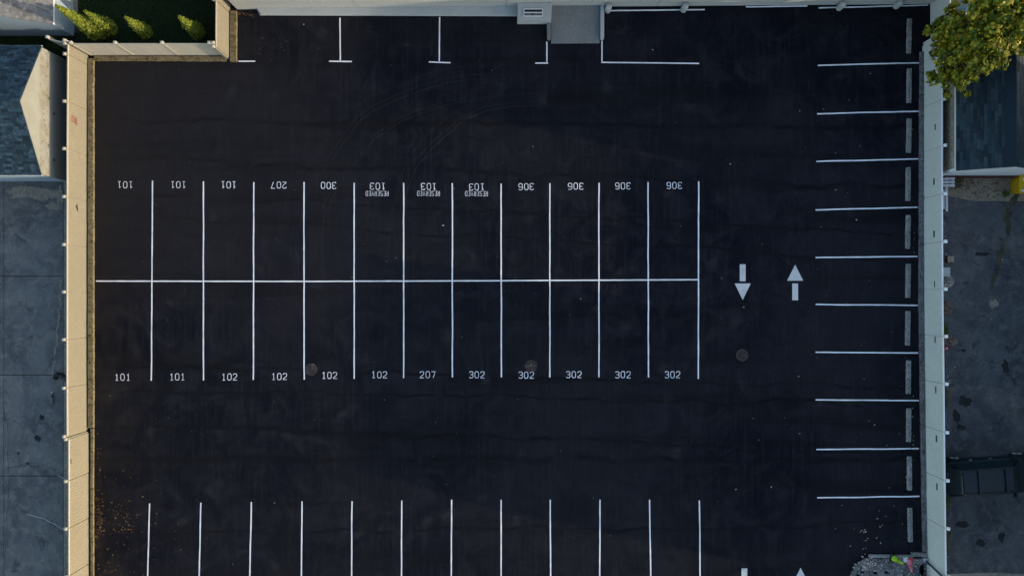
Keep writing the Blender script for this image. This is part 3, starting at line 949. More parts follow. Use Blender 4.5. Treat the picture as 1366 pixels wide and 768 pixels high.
# ---------------------------------------------------------------- grey building at the top
A0, A1 = g(316, 12.6), g(1240.5, 5.4)
bd = (A1 - A0).normalized()
bn = Vector((-bd.y, bd.x, 0))            # into the building
BL = (A1 - A0).length
bld = empty("commercial_building", A0, "long pale grey single-storey building along the north side of the lot", "building")
cuts = [0, 6.45, 14.5, 22.6, 30.4, BL]
for s0, s1 in zip(cuts, cuts[1:]):
    mb = MB()
    p0, p1 = A0 + bd * (s0 + .012), A0 + bd * (s1 - .012)
    nb = 20
    for i in range(nb):                   # lapped boards
        z0, z1 = 4.4 * i / nb, 4.4 * (i + 1) / nb
        f0, f1 = -bn * 0.014, -bn * 0.002
        mb.face([p0 + f0 + Vector((0, 0, z0)), p1 + f0 + Vector((0, 0, z0)), p1 + f1 + Vector((0, 0, z1)), p0 + f1 + Vector((0, 0, z1))])
        mb.face([p0 + f1 + Vector((0, 0, z1)), p1 + f1 + Vector((0, 0, z1)), p1 + f0 + Vector((0, 0, z1)), p0 + f0 + Vector((0, 0, z1))])
    mb.build("wall_panel", M['wall'], bld)
mb = MB()
c = (A0 + A1) / 2 + bn * 5.02
mb.box(c + Vector((0, 0, 2.2)), (BL - .02, 9.99, 4.4), (bd.x, bd.y))
mb.build("wall_core", M['wall'], bld)
mb = MB()
mb.box(c + Vector((0, 0, 4.5)), (BL + .2, 10.3, .2), (bd.x, bd.y))
mb.build("roof", M['smooth_conc'], bld)
# plinth, vent pier, ramp, bollards
mb = MB()
a, b = g(345, 12.6), g(690, 9.8)
mb.hexa([g(346, 21, -.03), g(689.6, 22.2, -.03), g(689.6, 9.9, -.03), g(342, 12.6, -.03)], [g(350, 20.6, .16), g(689.6, 21.8, .16), g(689.6, 9.9, .16), g(344, 12.6, .16)])
tag(mb.build("wall_plinth", M['smooth_conc'], bld, bevel=.01))
# pier
pier = empty("vent_pier", g(712, 33), "pale concrete box against the building with a two-slot louvred vent", "vent box")
mb = MB()
mb.hexa([g(690, 32.6, -.02), g(735, 32.6, -.02), g(736, 9.8, -.02), g(690, 9.8, -.02)], [g(690.2, 32.4, .62), g(734.6, 32.4, .62), g(735.8, 9.8, .62), g(690.2, 9.8, .62)])
mb.build("box_body", M['smooth_conc'], pier, bevel=.012)
mb = MB()
mb.box(g(711, 23.2, .633), (23 / S, 9.4 / S, .02))
mb.build("vent_recess", M['vent_dark'], pier)
for y in (18.6, 23.4, 28.0):
    mb = MB(); mb.box(g(711, y, .662), (24.4 / S, .05, .035)); mb.build("louvre_bar", M['white'], pier)
for x in (698.9, 723.1):
    mb = MB(); mb.box(g(x, 23.3, .66), (.045, 8.8 / S, .03)); mb.build("vent_frame", M['white'], pier)
mb = MB()
mb.hexa([g(700.5, 27.4, .645), g(721.5, 27.4, .645), g(721.5, 24.2, .650), g(700.5, 24.2, .650)], [g(700.5, 27.4, .648), g(721.5, 27.4, .648), g(721.5, 24.2, .654), g(700.5, 24.2, .654)])
mb.build("louvre_slat", M['kerb_grey'], pier)

rampo = empty("concrete_ramp", g(767, 40), "grey concrete landing against the building with low raised sides", "ramp")
mb = MB()
mb.hexa([g(735, 58.8, -.03), g(800, 58.4, -.03), g(800, 9, -.03), g(735, 9, -.03)], [g(735.2, 58.3, .03), g(799.8, 57.8, .03), g(800, 9, .17), g(735, 9, .17)])
mb.build("landing_slab", M['ramp'], rampo, bevel=.01)
for x0, x1, y1 in ((729.6, 734.6, 54.5), (800.4, 805.2, 54.5)):
    mb = MB()
    xm = (x0 + x1) / 2
    n = 6
    ring = [(x0, y1 - 2), (x0, 33 if x0 < 750 else 9), (x1, 33 if x0 < 750 else 9), (x1, y1 - 2)] + [(xm + (x1 - x0) / 2 * math.cos(math.pi * k / n), y1 - 2 + 2 * math.sin(math.pi * k / n)) for k in range(1, n)]
    bot_, top_ = [g(x, y, -.03) for x, y in ring], [g(x, y, .26) for x, y in ring]
    ar = sum(bot_[i].x * bot_[(i + 1) % len(bot_)].y - bot_[(i + 1) % len(bot_)].x * bot_[i].y for i in range(len(bot_)))
    if ar < 0: bot_.reverse(); top_.reverse()
    mb.face(top_)
    for i in range(len(bot_)):
        j = (i + 1) % len(bot_)
        mb.face([bot_[i], bot_[j], top_[j], top_[i]])
    mb.build("raised_side", M['ramp'] if x0 < 750 else M['smooth_conc'], rampo)


def bollard(px, py, label):
    c = g(px, py)
    e = empty("bollard", c, label, "bollard", "round pale bollards along the building")
    mb = MB(); mb.cyl(c, c + Vector((0, 0, .55)), .165, n=20, caps=False); mb.build("bollard_post", M['smooth_conc'], e, True)
    mb = MB()
    for k in range(4):
        a0, a1 = math.pi / 2 * k / 4, math.pi / 2 * (k + 1) / 4
        mb.cyl(c + Vector((0, 0, .55 + .10 * math.sin(a0))), c + Vector((0, 0, .55 + .10 * math.sin(a1))), .165 * math.cos(a0), max(.002, .165 * math.cos(a1)), n=20, caps=False)
    mb.build("domed_top", M['smooth_conc'], e, True)


for px, py, lb in ((810.5, 14.4, "pale round bollard by the wall, right beside the concrete landing"), (911.5, 13.4, "pale round bollard by the wall, second from the concrete landing"),
                   (1119, 11.2, "pale round bollard by the wall, third from the concrete landing"), (1195, 8.8, "pale round bollard by the wall, nearest the grey fence corner")):
    bollard(px, py, lb)
lampo = MB()
c = A0 + bd * ((1066 - 316) / S) + Vector((0, 0, 1.6))
wl_e = empty("wall_lamp", c, "small dark lamp box fixed to the grey building's wall", "wall lamp")
mb = MB(); mb.box(c - bn * .09, (.42, .15, .22), (bd.x, bd.y), taper=.04); mb.build("lamp_housing", M['trim_black'], wl_e)
mb = MB(); mb.box(c - bn * .18, (.30, .02, .12), (bd.x, bd.y)); mb.build("lamp_lens", M['lens'], wl_e)


# ---------------------------------------------------------------- small houses
def shingles(parent, mat, org, u, s, L, D, tw=0.30, te=0.145, seed=1, name="roof_shingles", gap=.012):
    """tabs on the plane org + u*[0..L] + s*[0..D] (s points up the slope from the eave)"""
    r = random.Random(seed)
    u, s = Vector(u).normalized(), Vector(s).normalized()
    n = u.cross(s)
    if n.z < 0: n = -n
    mb = MB()
    rows_ = int(D / te)
    for i in range(rows_):
        x = -r.uniform(0, tw)
        while x < L:
            w = tw * r.uniform(.75, 1.2)
            x0, x1 = max(0, x), min(L, x + w - gap)
            x += w
            if x1 - x0 < .03: continue
            d0, d1 = i * te + r.uniform(-.006, .006), min(D, (i + 1.25) * te)
            h0, h1 = .016 + r.uniform(0, .007), .003
            P = [org + u * x0 + s * d0, org + u * x1 + s * d0, org + u * x1 + s * d1, org + u * x0 + s * d1]
            T = [P[0] + n * h0, P[1] + n * h0, P[2] + n * h1, P[3] + n * h1]
            mb.face(T); mb.face([P[0], P[1], T[1], T[0]]); mb.face([P[1], P[2], T[2], T[1]]); mb.face([P[3], P[0], T[0], T[3]])
    return tag(mb.build(name, mat, parent), kind='stuff')


def gable_house(name, label, x0, x1, y0, y1, eave, ridge, ridge_pos, axis, wall_mats, roof_mat, over=0.06, found=None, tw=.30, te=.145, windows=()):
    """plan rectangle x0..x1, y0..y1 (image pixels, y down). axis 'x': ridge runs east-west at image y = ridge_pos"""
    e = empty(name, g((x0 + x1) / 2, y1), label, "house")
    W, E, N, So = g(x0, 0).x, g(x1, 0).x, g(0, y0).y, g(0, y1).y
    zf = -.08
    def wall(nm, pts, mat):
        mb = MB()
        mb.face(pts)
        c = sum((Vector(p) for p in pts), Vector()) / len(pts)
        mid = Vector(((W + E) / 2, (N + So) / 2, c.z))
        inn = (mid - c); inn.z = 0; inn = inn.normalized() * .12
        pts2 = [Vector(p) + inn for p in pts]
        mb.face(list(reversed(pts2)))
        for i in range(len(pts)):
            j = (i + 1) % len(pts)
            mb.face([pts2[i], pts2[j], pts[j], pts[i]])
        return mb.build(nm, mat, e)
    if axis == 'x':
        Yr = g(0, ridge_pos).y
        wall("gable_wall", [(E, So, zf), (E, N, zf), (E, N, eave), (E, Yr, ridge), (E, So, eave)], wall_mats[0])
        wall("gable_wall", [(W, N, zf), (W, So, zf), (W, So, eave), (W, Yr, ridge), (W, N, eave)], wall_mats[0])
        wall("side_wall", [(W + .13, So, zf), (E - .13, So, zf), (E - .13, So, eave), (W + .13, So, eave)], wall_mats[1])
        wall("side_wall", [(E - .13, N, zf), (W + .13, N, zf), (W + .13, N, eave), (E - .13, N, eave)], wall_mats[1])
        planes = [((W - over, So), (0, Yr - So, ridge - eave), (1, 0, 0), E - W + 2 * over), ((W - over, N), (0, Yr - N, ridge - eave), (1, 0, 0), E - W + 2 * over)]
    else:
        Xr = g(ridge_pos, 0).x
        wall("gable_wall", [(W, So, zf), (E, So, zf), (E, So, eave), (Xr, So, ridge), (W, So, eave)], wall_mats[1])
        wall("gable_wall", [(E, N, zf), (W, N, zf), (W, N, eave), (Xr, N, ridge), (E, N, eave)], wall_mats[1])
        wall("side_wall", [(E, So + .13, zf), (E, N - .13, zf), (E, N - .13, eave), (E, So + .13, eave)], wall_mats[0])
        wall("side_wall", [(W, N - .13, zf), (W, So + .13, zf), (W, So + .13, eave), (W, N - .13, eave)], wall_mats[0])
        planes = [((W, So - over), (Xr - W, 0, ridge - eave), (0, 1, 0), N - So + 2 * over), ((E, So - over), (Xr - E, 0, ridge - eave), (0, 1, 0), N - So + 2 * over)]
    for k, ((ox, oy), sl, u, L) in enumerate(planes):
        sl, u = Vector(sl), Vector(u)
        D = sl.length
        sn = sl.normalized()
        org = Vector((ox, oy, eave + .03)) - sn * over
        up = u.cross(sn)
        if up.z < 0: up = -up
        mb = MB()
        P = [org, org + u * L, org + u * L + sn * (D + over), org + sn * (D + over)]
        if u.cross(sn).z < 0: P = [P[1], P[0], P[3], P[2]]
        mb.hexa([p - up * .05 for p in P], P)
        deck = mb.build("roof_deck", roof_mat, e)
        shingles(deck, roof_mat, org + up * .002, u, sn, L, D + over, tw, te, seed=k + 3)
        # white eave board and the boards up the gable edges
        mb = MB()
        q = org + u * L / 2 - sn * .012 - Vector((0, 0, .05))
        mb.box(q, (L, .022, .11), (u.x, u.y))
        mb.build("eave_board", M['white'], e)
    if found:
        mb = MB()
        mb.box((((W + E) / 2), (N + So) / 2, .25), (E - W + .10, N - So + .10, .66))
        mb.build("foundation", found, e)
    for (side, u0, z0, w_, h_) in windows:
        fr = MB()
        if side == 'E': p, a = Vector((E + .03, u0, z0)), (0, 1)
        elif side == 'W': p, a = Vector((W - .03, u0, z0)), (0, 1)
        else: p, a = Vector((u0, So - .03, z0)), (1, 0)
        fr.box(p, (w_ + .16, .06, h_ + .16), a)
        f_ = fr.build("window_frame", M['white'], e)
        pn = MB(); pn.box(p + {'E': Vector((.03, 0, 0)), 'W': Vector((-.03, 0, 0)), 'S': Vector((0, -.03, 0))}[side], (w_, .02, h_), a); pn.build("pane", M['glass'], f_)
    return e


# A: top-left house, ridge north-south, pale blue walls; east eave low
hA = gable_house("small_house", "pale blue house with grey shingle roof beside the lawn, at the top corner", -98, 98, -210, 48, 1.83, 4.15, 0, 'y', (M['blue_siding'], M['blue_siding']), M['shingle_grey'], over=.05)
# B: garage with a cream gable wall facing the tan fence
hB = gable_house("garage", "garage with cream gable wall and dark blue shingle roof behind the tan fence", -230, 91.5, 82, 242, 2.35, 4.0, 161, 'x', (M['cream'], M['blue_siding']), M['shingle_blue'], over=.05, windows=())
# C: small house behind the grey fence
hC = gable_house("small_house", "tan house with dark slate roof behind the grey fence, under the tree", 1242, 1350, 84, 236.5, 2.35, 3.55, 1296, 'y', (M['tan_stucco'], M['white']), M['shingle_teal'], over=.05, found=M['red_paint'], tw=.55, te=.15)
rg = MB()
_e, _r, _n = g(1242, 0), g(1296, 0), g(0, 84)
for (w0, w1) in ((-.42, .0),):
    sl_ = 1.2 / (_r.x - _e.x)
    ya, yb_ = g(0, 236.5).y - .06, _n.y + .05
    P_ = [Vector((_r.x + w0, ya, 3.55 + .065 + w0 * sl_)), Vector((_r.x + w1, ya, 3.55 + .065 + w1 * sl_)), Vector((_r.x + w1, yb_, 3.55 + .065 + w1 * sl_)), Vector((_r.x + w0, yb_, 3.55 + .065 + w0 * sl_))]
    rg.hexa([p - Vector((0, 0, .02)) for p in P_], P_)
rg.build("dark_ridge_strip", M['strip_blue'], hC)  # dark strip laid along the west side of the ridge
# unseen houses farther east, added and sized to cast the lot's shade
gable_house("unseen_house", "unseen tall pale house added east of the back yard, upper one", 1418, 1560, 165, 322, 5.6, 7.7, 1489, 'y', (M['unseen_wall'], M['unseen_wall']), M['shingle_grey'], windows=(('W', g(0, 210).y, 1.5, 1, 1.2), ('W', g(0, 280).y, 1.5, 1, 1.2), ('W', g(0, 210).y, 4.2, 1, 1.2), ('W', g(0, 280).y, 4.2, 1, 1.2), ('S', g(1489, 0).x, 1.5, 1, 1.2)), tw=.5, te=.3)
gable_house("unseen_house", "unseen low pale house added east of the back yard between two tall ones", 1418, 1560, 345, 530, 3.4, 5.0, 1489, 'y', (M['unseen_wall'], M['unseen_wall']), M['shingle_blue'], windows=(('W', g(0, 400).y, 1.5, 1.2, 1.1), ('W', g(0, 470).y, 1.5, 1.2, 1.1)), tw=.5, te=.3)
gable_house("unseen_house", "unseen tall pale house added east of the back yard, lower one", 1418, 1560, 552, 840, 5.6, 7.7, 1489, 'y', (M['unseen_wall'], M['unseen_wall']), M['shingle_grey'], windows=(('W', g(0, 600).y, 1.5, 1, 1.2), ('W', g(0, 690).y, 1.5, 1, 1.2), ('W', g(0, 780).y, 1.5, 1, 1.2), ('W', g(0, 600).y, 4.2, 1, 1.2), ('W', g(0, 690).y, 4.2, 1, 1.2), ('W', g(0, 780).y, 4.2, 1, 1.2)), tw=.5, te=.3)

# little fixtures on the garage's gable wall
xw = g(91.5, 0).x
for py, nm in ((160, "wall_bracket"), (220, "wall_bracket")):
    mb = MB(); mb.box((xw + .05, g(0, py).y, 1.35), (.12, .10, .08)); mb.build(nm, M['iron'], hB)


# ---------------------------------------------------------------- plants
def rand_unit(r):
    while True:
        v = Vector((r.uniform(-1, 1), r.uniform(-1, 1), r.uniform(-1, 1)))
        if .05 < v.length < 1: return v.normalized()


def spray(mb, p, nrm, s, r, lobed=False):
    nrm = nrm.normalized()
    u = nrm.orthogonal().normalized()
    a = r.uniform(0, 6.28)
    v = nrm.cross(u)
    u, v = u * math.cos(a) + v * math.sin(a), v * math.cos(a) - u * math.sin(a)
    if lobed:
        pts = []
        for k in range(10):
            t = 2 * math.pi * k / 10
            q = s * (1.0 if k % 2 == 0 else .58) * r.uniform(.85, 1.1)
            pts.append(p + u * (math.cos(t) * q) + v * (math.sin(t) * q) - nrm * (q * q / s * .22))
        mb.face(pts)
    else:
        mb.face([p - u * s * .35, p + v * s * .3 + u * s * .3, p + u * s, p - v * s * .3 + u * s * .25])


def conifer(px, py, h, r0, label, n=2600, seed=1):
    r = random.Random(seed)
    b = g(px, py)
    e = empty("conical_shrub", b, label, "shrub", "conical evergreen shrubs on the lawn")
    mb = MB(); mb.cyl(b, b + Vector((0, 0, h * .8)), .05, .015, n=8); mb.build("trunk", M['bark'], e)
    mb = MB()
    off = r.uniform(0, 50)
    for _ in range(n):
        t = r.random() ** 1.25
        a = r.uniform(0, 6.28)
        prof = (math.sin(min(1, t * 3.2 + .32) * math.pi / 2)) * (1 - t) ** .8
        lump = 1 + .38 * noise.noise(Vector((math.cos(a) * 1.8 + off, math.sin(a) * 1.8, t * 6)))
        rr = r0 * prof * lump * r.uniform(.72, 1.05) * 1.15
        p = b + Vector((math.cos(a) * rr, math.sin(a) * rr, .1 + t * (h - .1)))
        nm = Vector((math.cos(a), math.sin(a), .35)) + rand_unit(r) * .7
        spray(mb, p, nm, r.uniform(.05, .12), r)
    mb.build("crown", M['shrub'], e)


conifer(137, 47, 4.1, .47, "tallest conical green shrub on the lawn, leaning against the pale blue house", 3600, 1)
conifer(152, 41, 2.7, .42, "darker conical shrub half behind the tallest one by the pale blue house", 2600, 2)
conifer(199, 46, 2.45, .38, "middle conical shrub behind the pale lawn fence, standing alone", 2400, 3)
conifer(268, 46.5, 2.6, .42, "conical shrub nearest the short sunlit fence at the lawn's east end", 2600, 4)


def blades(name, areas, mat, label, h=.09, seed=5, cat="grass", kind='stuff', w=.012, parent=None):
    r = random.Random(seed)
    mb = MB()
    for x0, x1, y0, y1, n in areas:
        for _ in range(n):
            p = g(r.uniform(x0, x1), r.uniform(y0, y1), -.01)
            a = r.uniform(0, 6.28)
            d = Vector((math.cos(a), math.sin(a), 0))
            k = h * r.uniform(.5, 1.5)
            lean = Vector((r.uniform(-.7, .7), r.uniform(-.7, .7), 0)) * k
            mb.face([p - d * w, p + d * w, p + lean + Vector((0, 0, k))])
    return tag(mb.build(name, mat, parent), label, cat, None, kind)


blades("grass", [(105, 304, -60, 72, 26000), (-30, 92, 50, 80, 5000)], M['grass'], "dark green grass of the small lawn behind the pale fence")


def weed_clump(px, py, rx, ry, n, h, label, mat, seed, nm="weed_clump"):
    r = random.Random(seed)
    mb = MB()
    for _ in range(n):
        t, q = r.uniform(0, 6.28), math.sqrt(r.random())
        p = g(px + math.cos(t) * q * rx, py + math.sin(t) * q * ry, r.uniform(.02, h * (1 - q * .5)))
        spray(mb, p, Vector((0, 0, 1)) + rand_unit(r) * .9, r.uniform(.04, .11), r)
    tag(mb.build(nm, mat), label, "weeds", "weeds behind the grey fence", None)


weed_clump(1258, 440, 3.6, 10, 260, .5, "bright green weeds behind the grey fence, uppermost clump", M['weed'], 1)
weed_clump(1260.5, 668, 4.2, 12, 320, .45, "bright green weeds behind the grey fence just below the dark car", M['weed'], 2)
weed_clump(1262, 715, 4.5, 24, 380, .3, "mixed dry and green weeds behind the grey fence near its lower end", M['dryweed'], 3)
weed_clump(1259.5, 530, 4.0, 16, 260, .3, "yellowish weeds behind the middle of the grey fence", M['dryweed'], 4)
weed_clump(1259, 600, 2.6, 12, 120, .3, "thin green weeds behind the fence just above the dark car", M['weed'], 5)
weed_clump(1276, 240, 7, 11, 420, .5, "olive weeds at the dirt strip's end by the tan house", M['dryweed'], 6)
weed_clump(1319, 224.5, 5, 2.5, 120, .4, "dark green tuft at the foot of the tan house's white wall", M['weed'], 7)
weed_clump(1340, 259, 4, 3.5, 120, .35, "dark green tuft at the lower edge of the dirt strip", M['weed'], 8)


def rubble_pile(px, py, rx, ry, n, h, label, mat, seed, group="rubble piles behind the grey fence"):
    r = random.Random(seed)
    mb = MB()
    for _ in range(n):
        t, q = r.uniform(0, 6.28), math.sqrt(r.random())
        z = h * (1 - q) + .015
        p = g(px + math.cos(t) * q * rx, py + math.sin(t) * q * ry, z * r.uniform(.4, 1))
        s = r.uniform(.03, .09)
        d = rand_unit(r)
        mb.box(p, (s * 1.4, s, s * .6), (d.x + .01, d.y))
    tag(mb.build("rubble_pile", mat), label, "rubble pile", group, None)


rubble_pile(1262, 376, 10, 8, 170, .25, "pale rubble pile behind the grey fence, uppermost of three", M['rubble'], 1)
rubble_pile(1262, 411, 9, 8, 150, .25, "beige rubble pile behind the grey fence, middle of three", M['rubble_brown'], 2)
rubble_pile(1264, 455, 13, 7, 200, .25, "pinkish brown rubble pile behind the grey fence, lowest of three", M['rubble_brown'], 3)
flakes("yard_litter", [(1262, 500, 3, 20, 40), (1265, 490, 5, 30, 24), (1262, 720, 4, 16, 18), (1262, 350, 3, 30, 40), (1310, 400, 30, 90, 26), (1262, 600, 2, 40, 30)], M['rubble'], "small pale chips along the back of the grey fence", "litter", 0.045, seed=12)


def big_tree(px, py, label):
    r = random.Random(11)
    b = g(px, py)
    e = empty("maple_tree", b, label, "tree")
    mb = MB()
    clumps = [(1262, 70, 3.2, .85), (1275, 40, 3.6, .9), (1258, 38, 3.3, .7), (1290, 60, 4.0, 1.0), (1282, 92, 3.6, .85), (1268, 108, 3.3, .75), (1290, 108, 3.5, .7), (1302, 80, 4.2, .9),
              (1318, 66, 4.6, 1.0), (1300, 30, 4.5, 1.0), (1328, 40, 4.9, 1.1), (1345, 22, 5.0, 1.1), (1318, 8, 5.0, .9), (1343, 52, 4.6, .9), (1362, 34, 4.9, 1.0), (1371, 5, 5.2, 1.2), (1345, -10, 5.3, 1.1),
              (1276, 12, 3.7, .55), (1247, 52, 3.0, .38), (1246, 96, 3.0, .36), (1251, 30, 3.1, .36), (1335, -40, 5.2, 1.2), (1375, -40, 5, 1.3), (1385, 50, 4.6, .8)]
    C = []
    for ax_, ay_, z, rad in clumps:        # clump centres in image pixels, scaled back for their height z
        k = 1 - z / 40
        C.append((Vector(((ax_ - 690) / S * k, (395 - ay_) / S * k, z)), rad))
    trunk_top = b + Vector((.5, .3, 2.2))
    mb.cyl(b, b + Vector((.2, .1, 1.1)), .19, .15, n=10, caps=False)
    mb.cyl(b + Vector((.2, .1, 1.1)), trunk_top, .15, .12, n=10)
    mb.build("trunk", M['bark'], e)
    for c, rad in C:
        mb = MB()
        m1 = trunk_top.lerp(c, .5) + Vector((r.uniform(-.2, .2), r.uniform(-.2, .2), .25))
        mb.cyl(trunk_top, m1, .06, .04, n=6)
        mb.cyl(m1, c, .04, .015, n=6)
        mb.build("limb", M['bark'], e)
    mb = MB()
    for c, rad in C:
        subs = [(c + rand_unit(r) * rad * r.uniform(.45, 1.12), rad * r.uniform(.24, .42)) for _ in range(int(10 * rad) + 3)]
        for q, sr in subs:
            q.z = c.z + (q.z - c.z) * .75
            for _ in range(int(62 * sr / .3)):
                d = rand_unit(r)
                p = q + d * sr * r.uniform(.55, 1.1)
                nm = (d * .9 + Vector((.3, -.1, .3)) + rand_unit(r) * .75)
                spray(mb, p, nm, r.uniform(.06, .135), r, True)
    mb.build("crown", M['leaf'], e)


big_tree(1263, 66, "broad-leaved tree with yellow-green leaves overhanging the grey fence at the top corner")


# ---------------------------------------------------------------- car
def suv():
    o = g(1310.5, 629.5)
    yaw = R(4.0)
    e = empty("parked_car", o, "dark teal estate car with two roof bars parked behind the grey fence", "car", None)
    L, W = 5.35, 1.92
    def T(x, y, z): return (x, y, z)
    # stations along the length: x, half width low, half width belt, z low, z belt
    st = [(-2.66, .78, .74, .45, .80), (-2.62, .88, .84, .38, .98), (-2.3, .95, .90, .32, 1.06), (-1.2, .96, .93, .28, 1.08), (0, .96, .94, .26, 1.08), (1.0, .96, .93, .26, 1.06), (1.35, .96, .91, .28, 1.04), (2.1, .95, .84, .32, .96), (2.5, .88, .74, .36, .84), (2.66, .74, .62, .42, .70)]
    mb = MB()
    rings = []
    for x, a, b_, z0, z1 in st:
        zm = z0 + (z1 - z0) * .55
        rings.append([(x, -a * .94, z0), (x, -a, zm), (x, -b_, z1), (x, -b_ * .5, z1 + .03), (x, b_ * .5, z1 + .03), (x, b_, z1), (x, a, zm), (x, a * .94, z0)])
    for rg in rings: mb.v += rg
    n = 8
    for i in range(len(rings) - 1):
        for j in range(n):
            k = (j + 1) % n
            mb.f.append((i * n + j, i * n + k, (i + 1) * n + k, (i + 1) * n + j)); mb.m.append(0)
    mb.f.append(tuple(reversed(range(n)))); mb.f.append(tuple((len(rings) - 1) * n + j for j in range(n))); mb.m += [0, 0]
    def add(mb, nm, mat, parent=e, **k):
        ob = mb.build(nm, mat, None, **k)
        ob.parent = parent
        return ob
    add(mb, "body", M['car'], smooth=False, bevel=.03)
    # cabin: belt ring and roof ring
    belt = [(-2.46, .80, 1.07), (1.20, .84, 1.08)]
    roof = [(-2.05, .655, 1.74), (.52, .67, 1.77)]
    mb = MB()
    xs = [-2.05, -1.4, -.7, 0, .52]
    top = []
    for i, x in enumerate(xs):
        w = .655 + .02 * math.sin(math.pi * i / 4)
        z = 1.74 + .04 * math.sin(math.pi * (i + .5) / 5)
        top.append([(x, -w, z - .04), (x, -w * .88, z), (x, 0, z + .025), (x, w * .88, z), (x, w, z - .04)])
    for i in range(len(top) - 1):
        for j in range(4):
            mb.face([top[i][j], top[i + 1][j], top[i + 1][j + 1], top[i][j + 1]])
    rf = add(mb, "roof", M['car'])
    md = rf.modifiers.new("thick", 'SOLIDIFY'); md.thickness = .03
    # pillars + glass
    def quad(nm, pts, mat, ins=0.0):
        mb = MB()
        P = [Vector(p) for p in pts]
        c_ = sum(P, Vector()) / 4
        P = [p.lerp(c_, ins) for p in P]
        nn = (P[1] - P[0]).cross(P[2] - P[0]).normalized() * .012
        mb.hexa([p - nn for p in P], [p + nn for p in P])
        return add(mb, nm, mat)
    quad("windscreen", [(1.28, -.80, 1.07), (1.28, .80, 1.07), (.54, .64, 1.74), (.54, -.64, 1.74)], M['glass'])
    quad("rear_window", [(-2.50, .76, 1.08), (-2.50, -.76, 1.08), (-2.07, -.62, 1.71), (-2.07, .62, 1.71)], M['glass'])
    for s in (-1, 1):
        bx = [-2.44, -1.35, -.28, .55, 1.18]
        tx = [-2.02, -1.30, -.28, .28, .50]
        for i, (p, q) in enumerate(zip(range(4), range(1, 5))):
            pts = [(bx[p], s * .86, 1.08), (bx[q], s * .86, 1.08), (tx[q], s * .67, 1.70), (tx[p], s * .67, 1.70)]
            if s > 0: pts = [pts[1], pts[0], pts[3], pts[2]]
            quad("side_window", pts, M['glass'], .06)
        mb = MB()
        for p in range(5):
            a_, b_ = Vector((bx[p], s * .858, 1.06)), Vector((tx[p], s * .668, 1.715))
            mb.hexa([a_ + Vector((-.035, -.015, 0)), a_ + Vector((.035, -.015, 0)), a_ + Vector((.035, .015, 0)), a_ + Vector((-.035, .015, 0))],
                    [b_ + Vector((-.035, -.015, 0)), b_ + Vector((.035, -.015, 0)), b_ + Vector((.035, .015, 0)), b_ + Vector((-.035, .015, 0))])
        add(mb, "pillars", M['car'])
        mb = MB(); mb.box((-.75, s * .60, 1.80), (2.5, .035, .035)); add(mb, "roof_rail", M['trim_black'])
        mb = MB(); mb.box((1.0, s * 1.04, 1.10), (.16, .20, .15), taper=.03); add(mb, "wing_mirror", M['trim_black'])
        mb = MB(); mb.box((2.50, s * .60, .72), (.22, .34, .14), taper=.02); add(mb, "headlight", M['lens'])
        mb = MB(); mb.box((-2.60, s * .76, .88), (.12, .16, .30), taper=.02); add(mb, "tail_light", M['redlens'])
        for x in (-.1, -1.15):
            mb = MB(); mb.box((x, s * .955, .92), (.18, .03, .03)); add(mb, "door_handle", M['alloy'])
        for x in (-1.66, 1.68):
            mb = MB()
            mb.cyl((x, s * .74, .36), (x, s * .965, .36), .36, n=24)
            wh = add(mb, "tyre", M['tyre'], bevel=.03)
            mb = MB()
            mb.cyl((x, s * .955, .36), (x, s * .975, .36), .07, n=14)
            for k in range(7):
                t_ = 2 * math.pi * k / 7
                c_ = Vector((x, s * .97, .36)); d_ = Vector((math.cos(t_), 0, math.sin(t_)))
                mb.cyl(c_ + d_ * .05, c_ + d_ * .23, .022, .018, n=5)
            mb.cyl((x, s * .960, .36), (x, s * .972, .36), .24, n=22)
            add(mb, "rim", M['alloy'], wh)
    for x in (-1.28, .12):
        mb = MB(); mb.box((x, 0, 1.855), (.11, 1.26, .035), taper=.01); add(mb, "roof_bar", M['car'])
    mb = MB(); mb.box((-2.66, 0, .52), (.12, 1.6, .18), taper=.02); add(mb, "rear_bumper", M['trim_black'])
    mb = MB(); mb.box((2.64, 0, .48), (.14, 1.4, .2), taper=.02); add(mb, "front_bumper", M['trim_black'])
    mb = MB(); mb.cyl((-2.52, .25, 1.12), (-2.36, .72, 1.15), .012, n=6); add(mb, "rear_wiper", M['alloy'])
    e.rotation_euler.z = yaw


suv()

# ---------------------------------------------------------------- corner with cones, bottom right
corner = empty("corner_island", g(1190, 760), "broken concrete corner with loose grey gravel where the cones stand", "concrete corner")
mb = MB()
edge = [(1160, 741), (1150, 746), (1142, 753), (1136, 762), (1130, 775), (1124, 800), (1120, 900), (1236, 900), (1236, 744)]
P = [g(x, y) for x, y in edge]
cc = g(1200, 800, .10)
mb = MB()
inner = [g(1190 + (x - 1190) * .8, 790 + (y - 790) * .8, .10) for x, y in edge]
for i in range(len(P)):
    j = (i + 1) % len(P)
    mb.face([P[j], P[i], inner[i], inner[j]])
mb.face(list(reversed(inner)))
for f in range(len(mb.f)): mb.f[f] = tuple(reversed(mb.f[f]))
mb.build("gravel_bed", M['kerb_grey'], corner)
for (xa, ya, xb, yb, w, h) in ((1158, 740, 1186, 740.6, .15, .16), (1187, 740.7, 1216, 741, .15, .17), (1214.5, 737.8, 1234, 738.5, .20, .20), (1196, 746, 1236, 747, .24, .13)):
    a_, b_ = g(xa, ya), g(xb, yb)
    mb = MB(); d_ = (b_ - a_)
    mb.box((a_ + b_) / 2 + Vector((0, 0, h / 2)), (d_.length, w, h), (d_.x, d_.y))
    mb.build("edging_block", M['stop'], corner, bevel=.02)
rr = random.Random(9)
mb = MB()
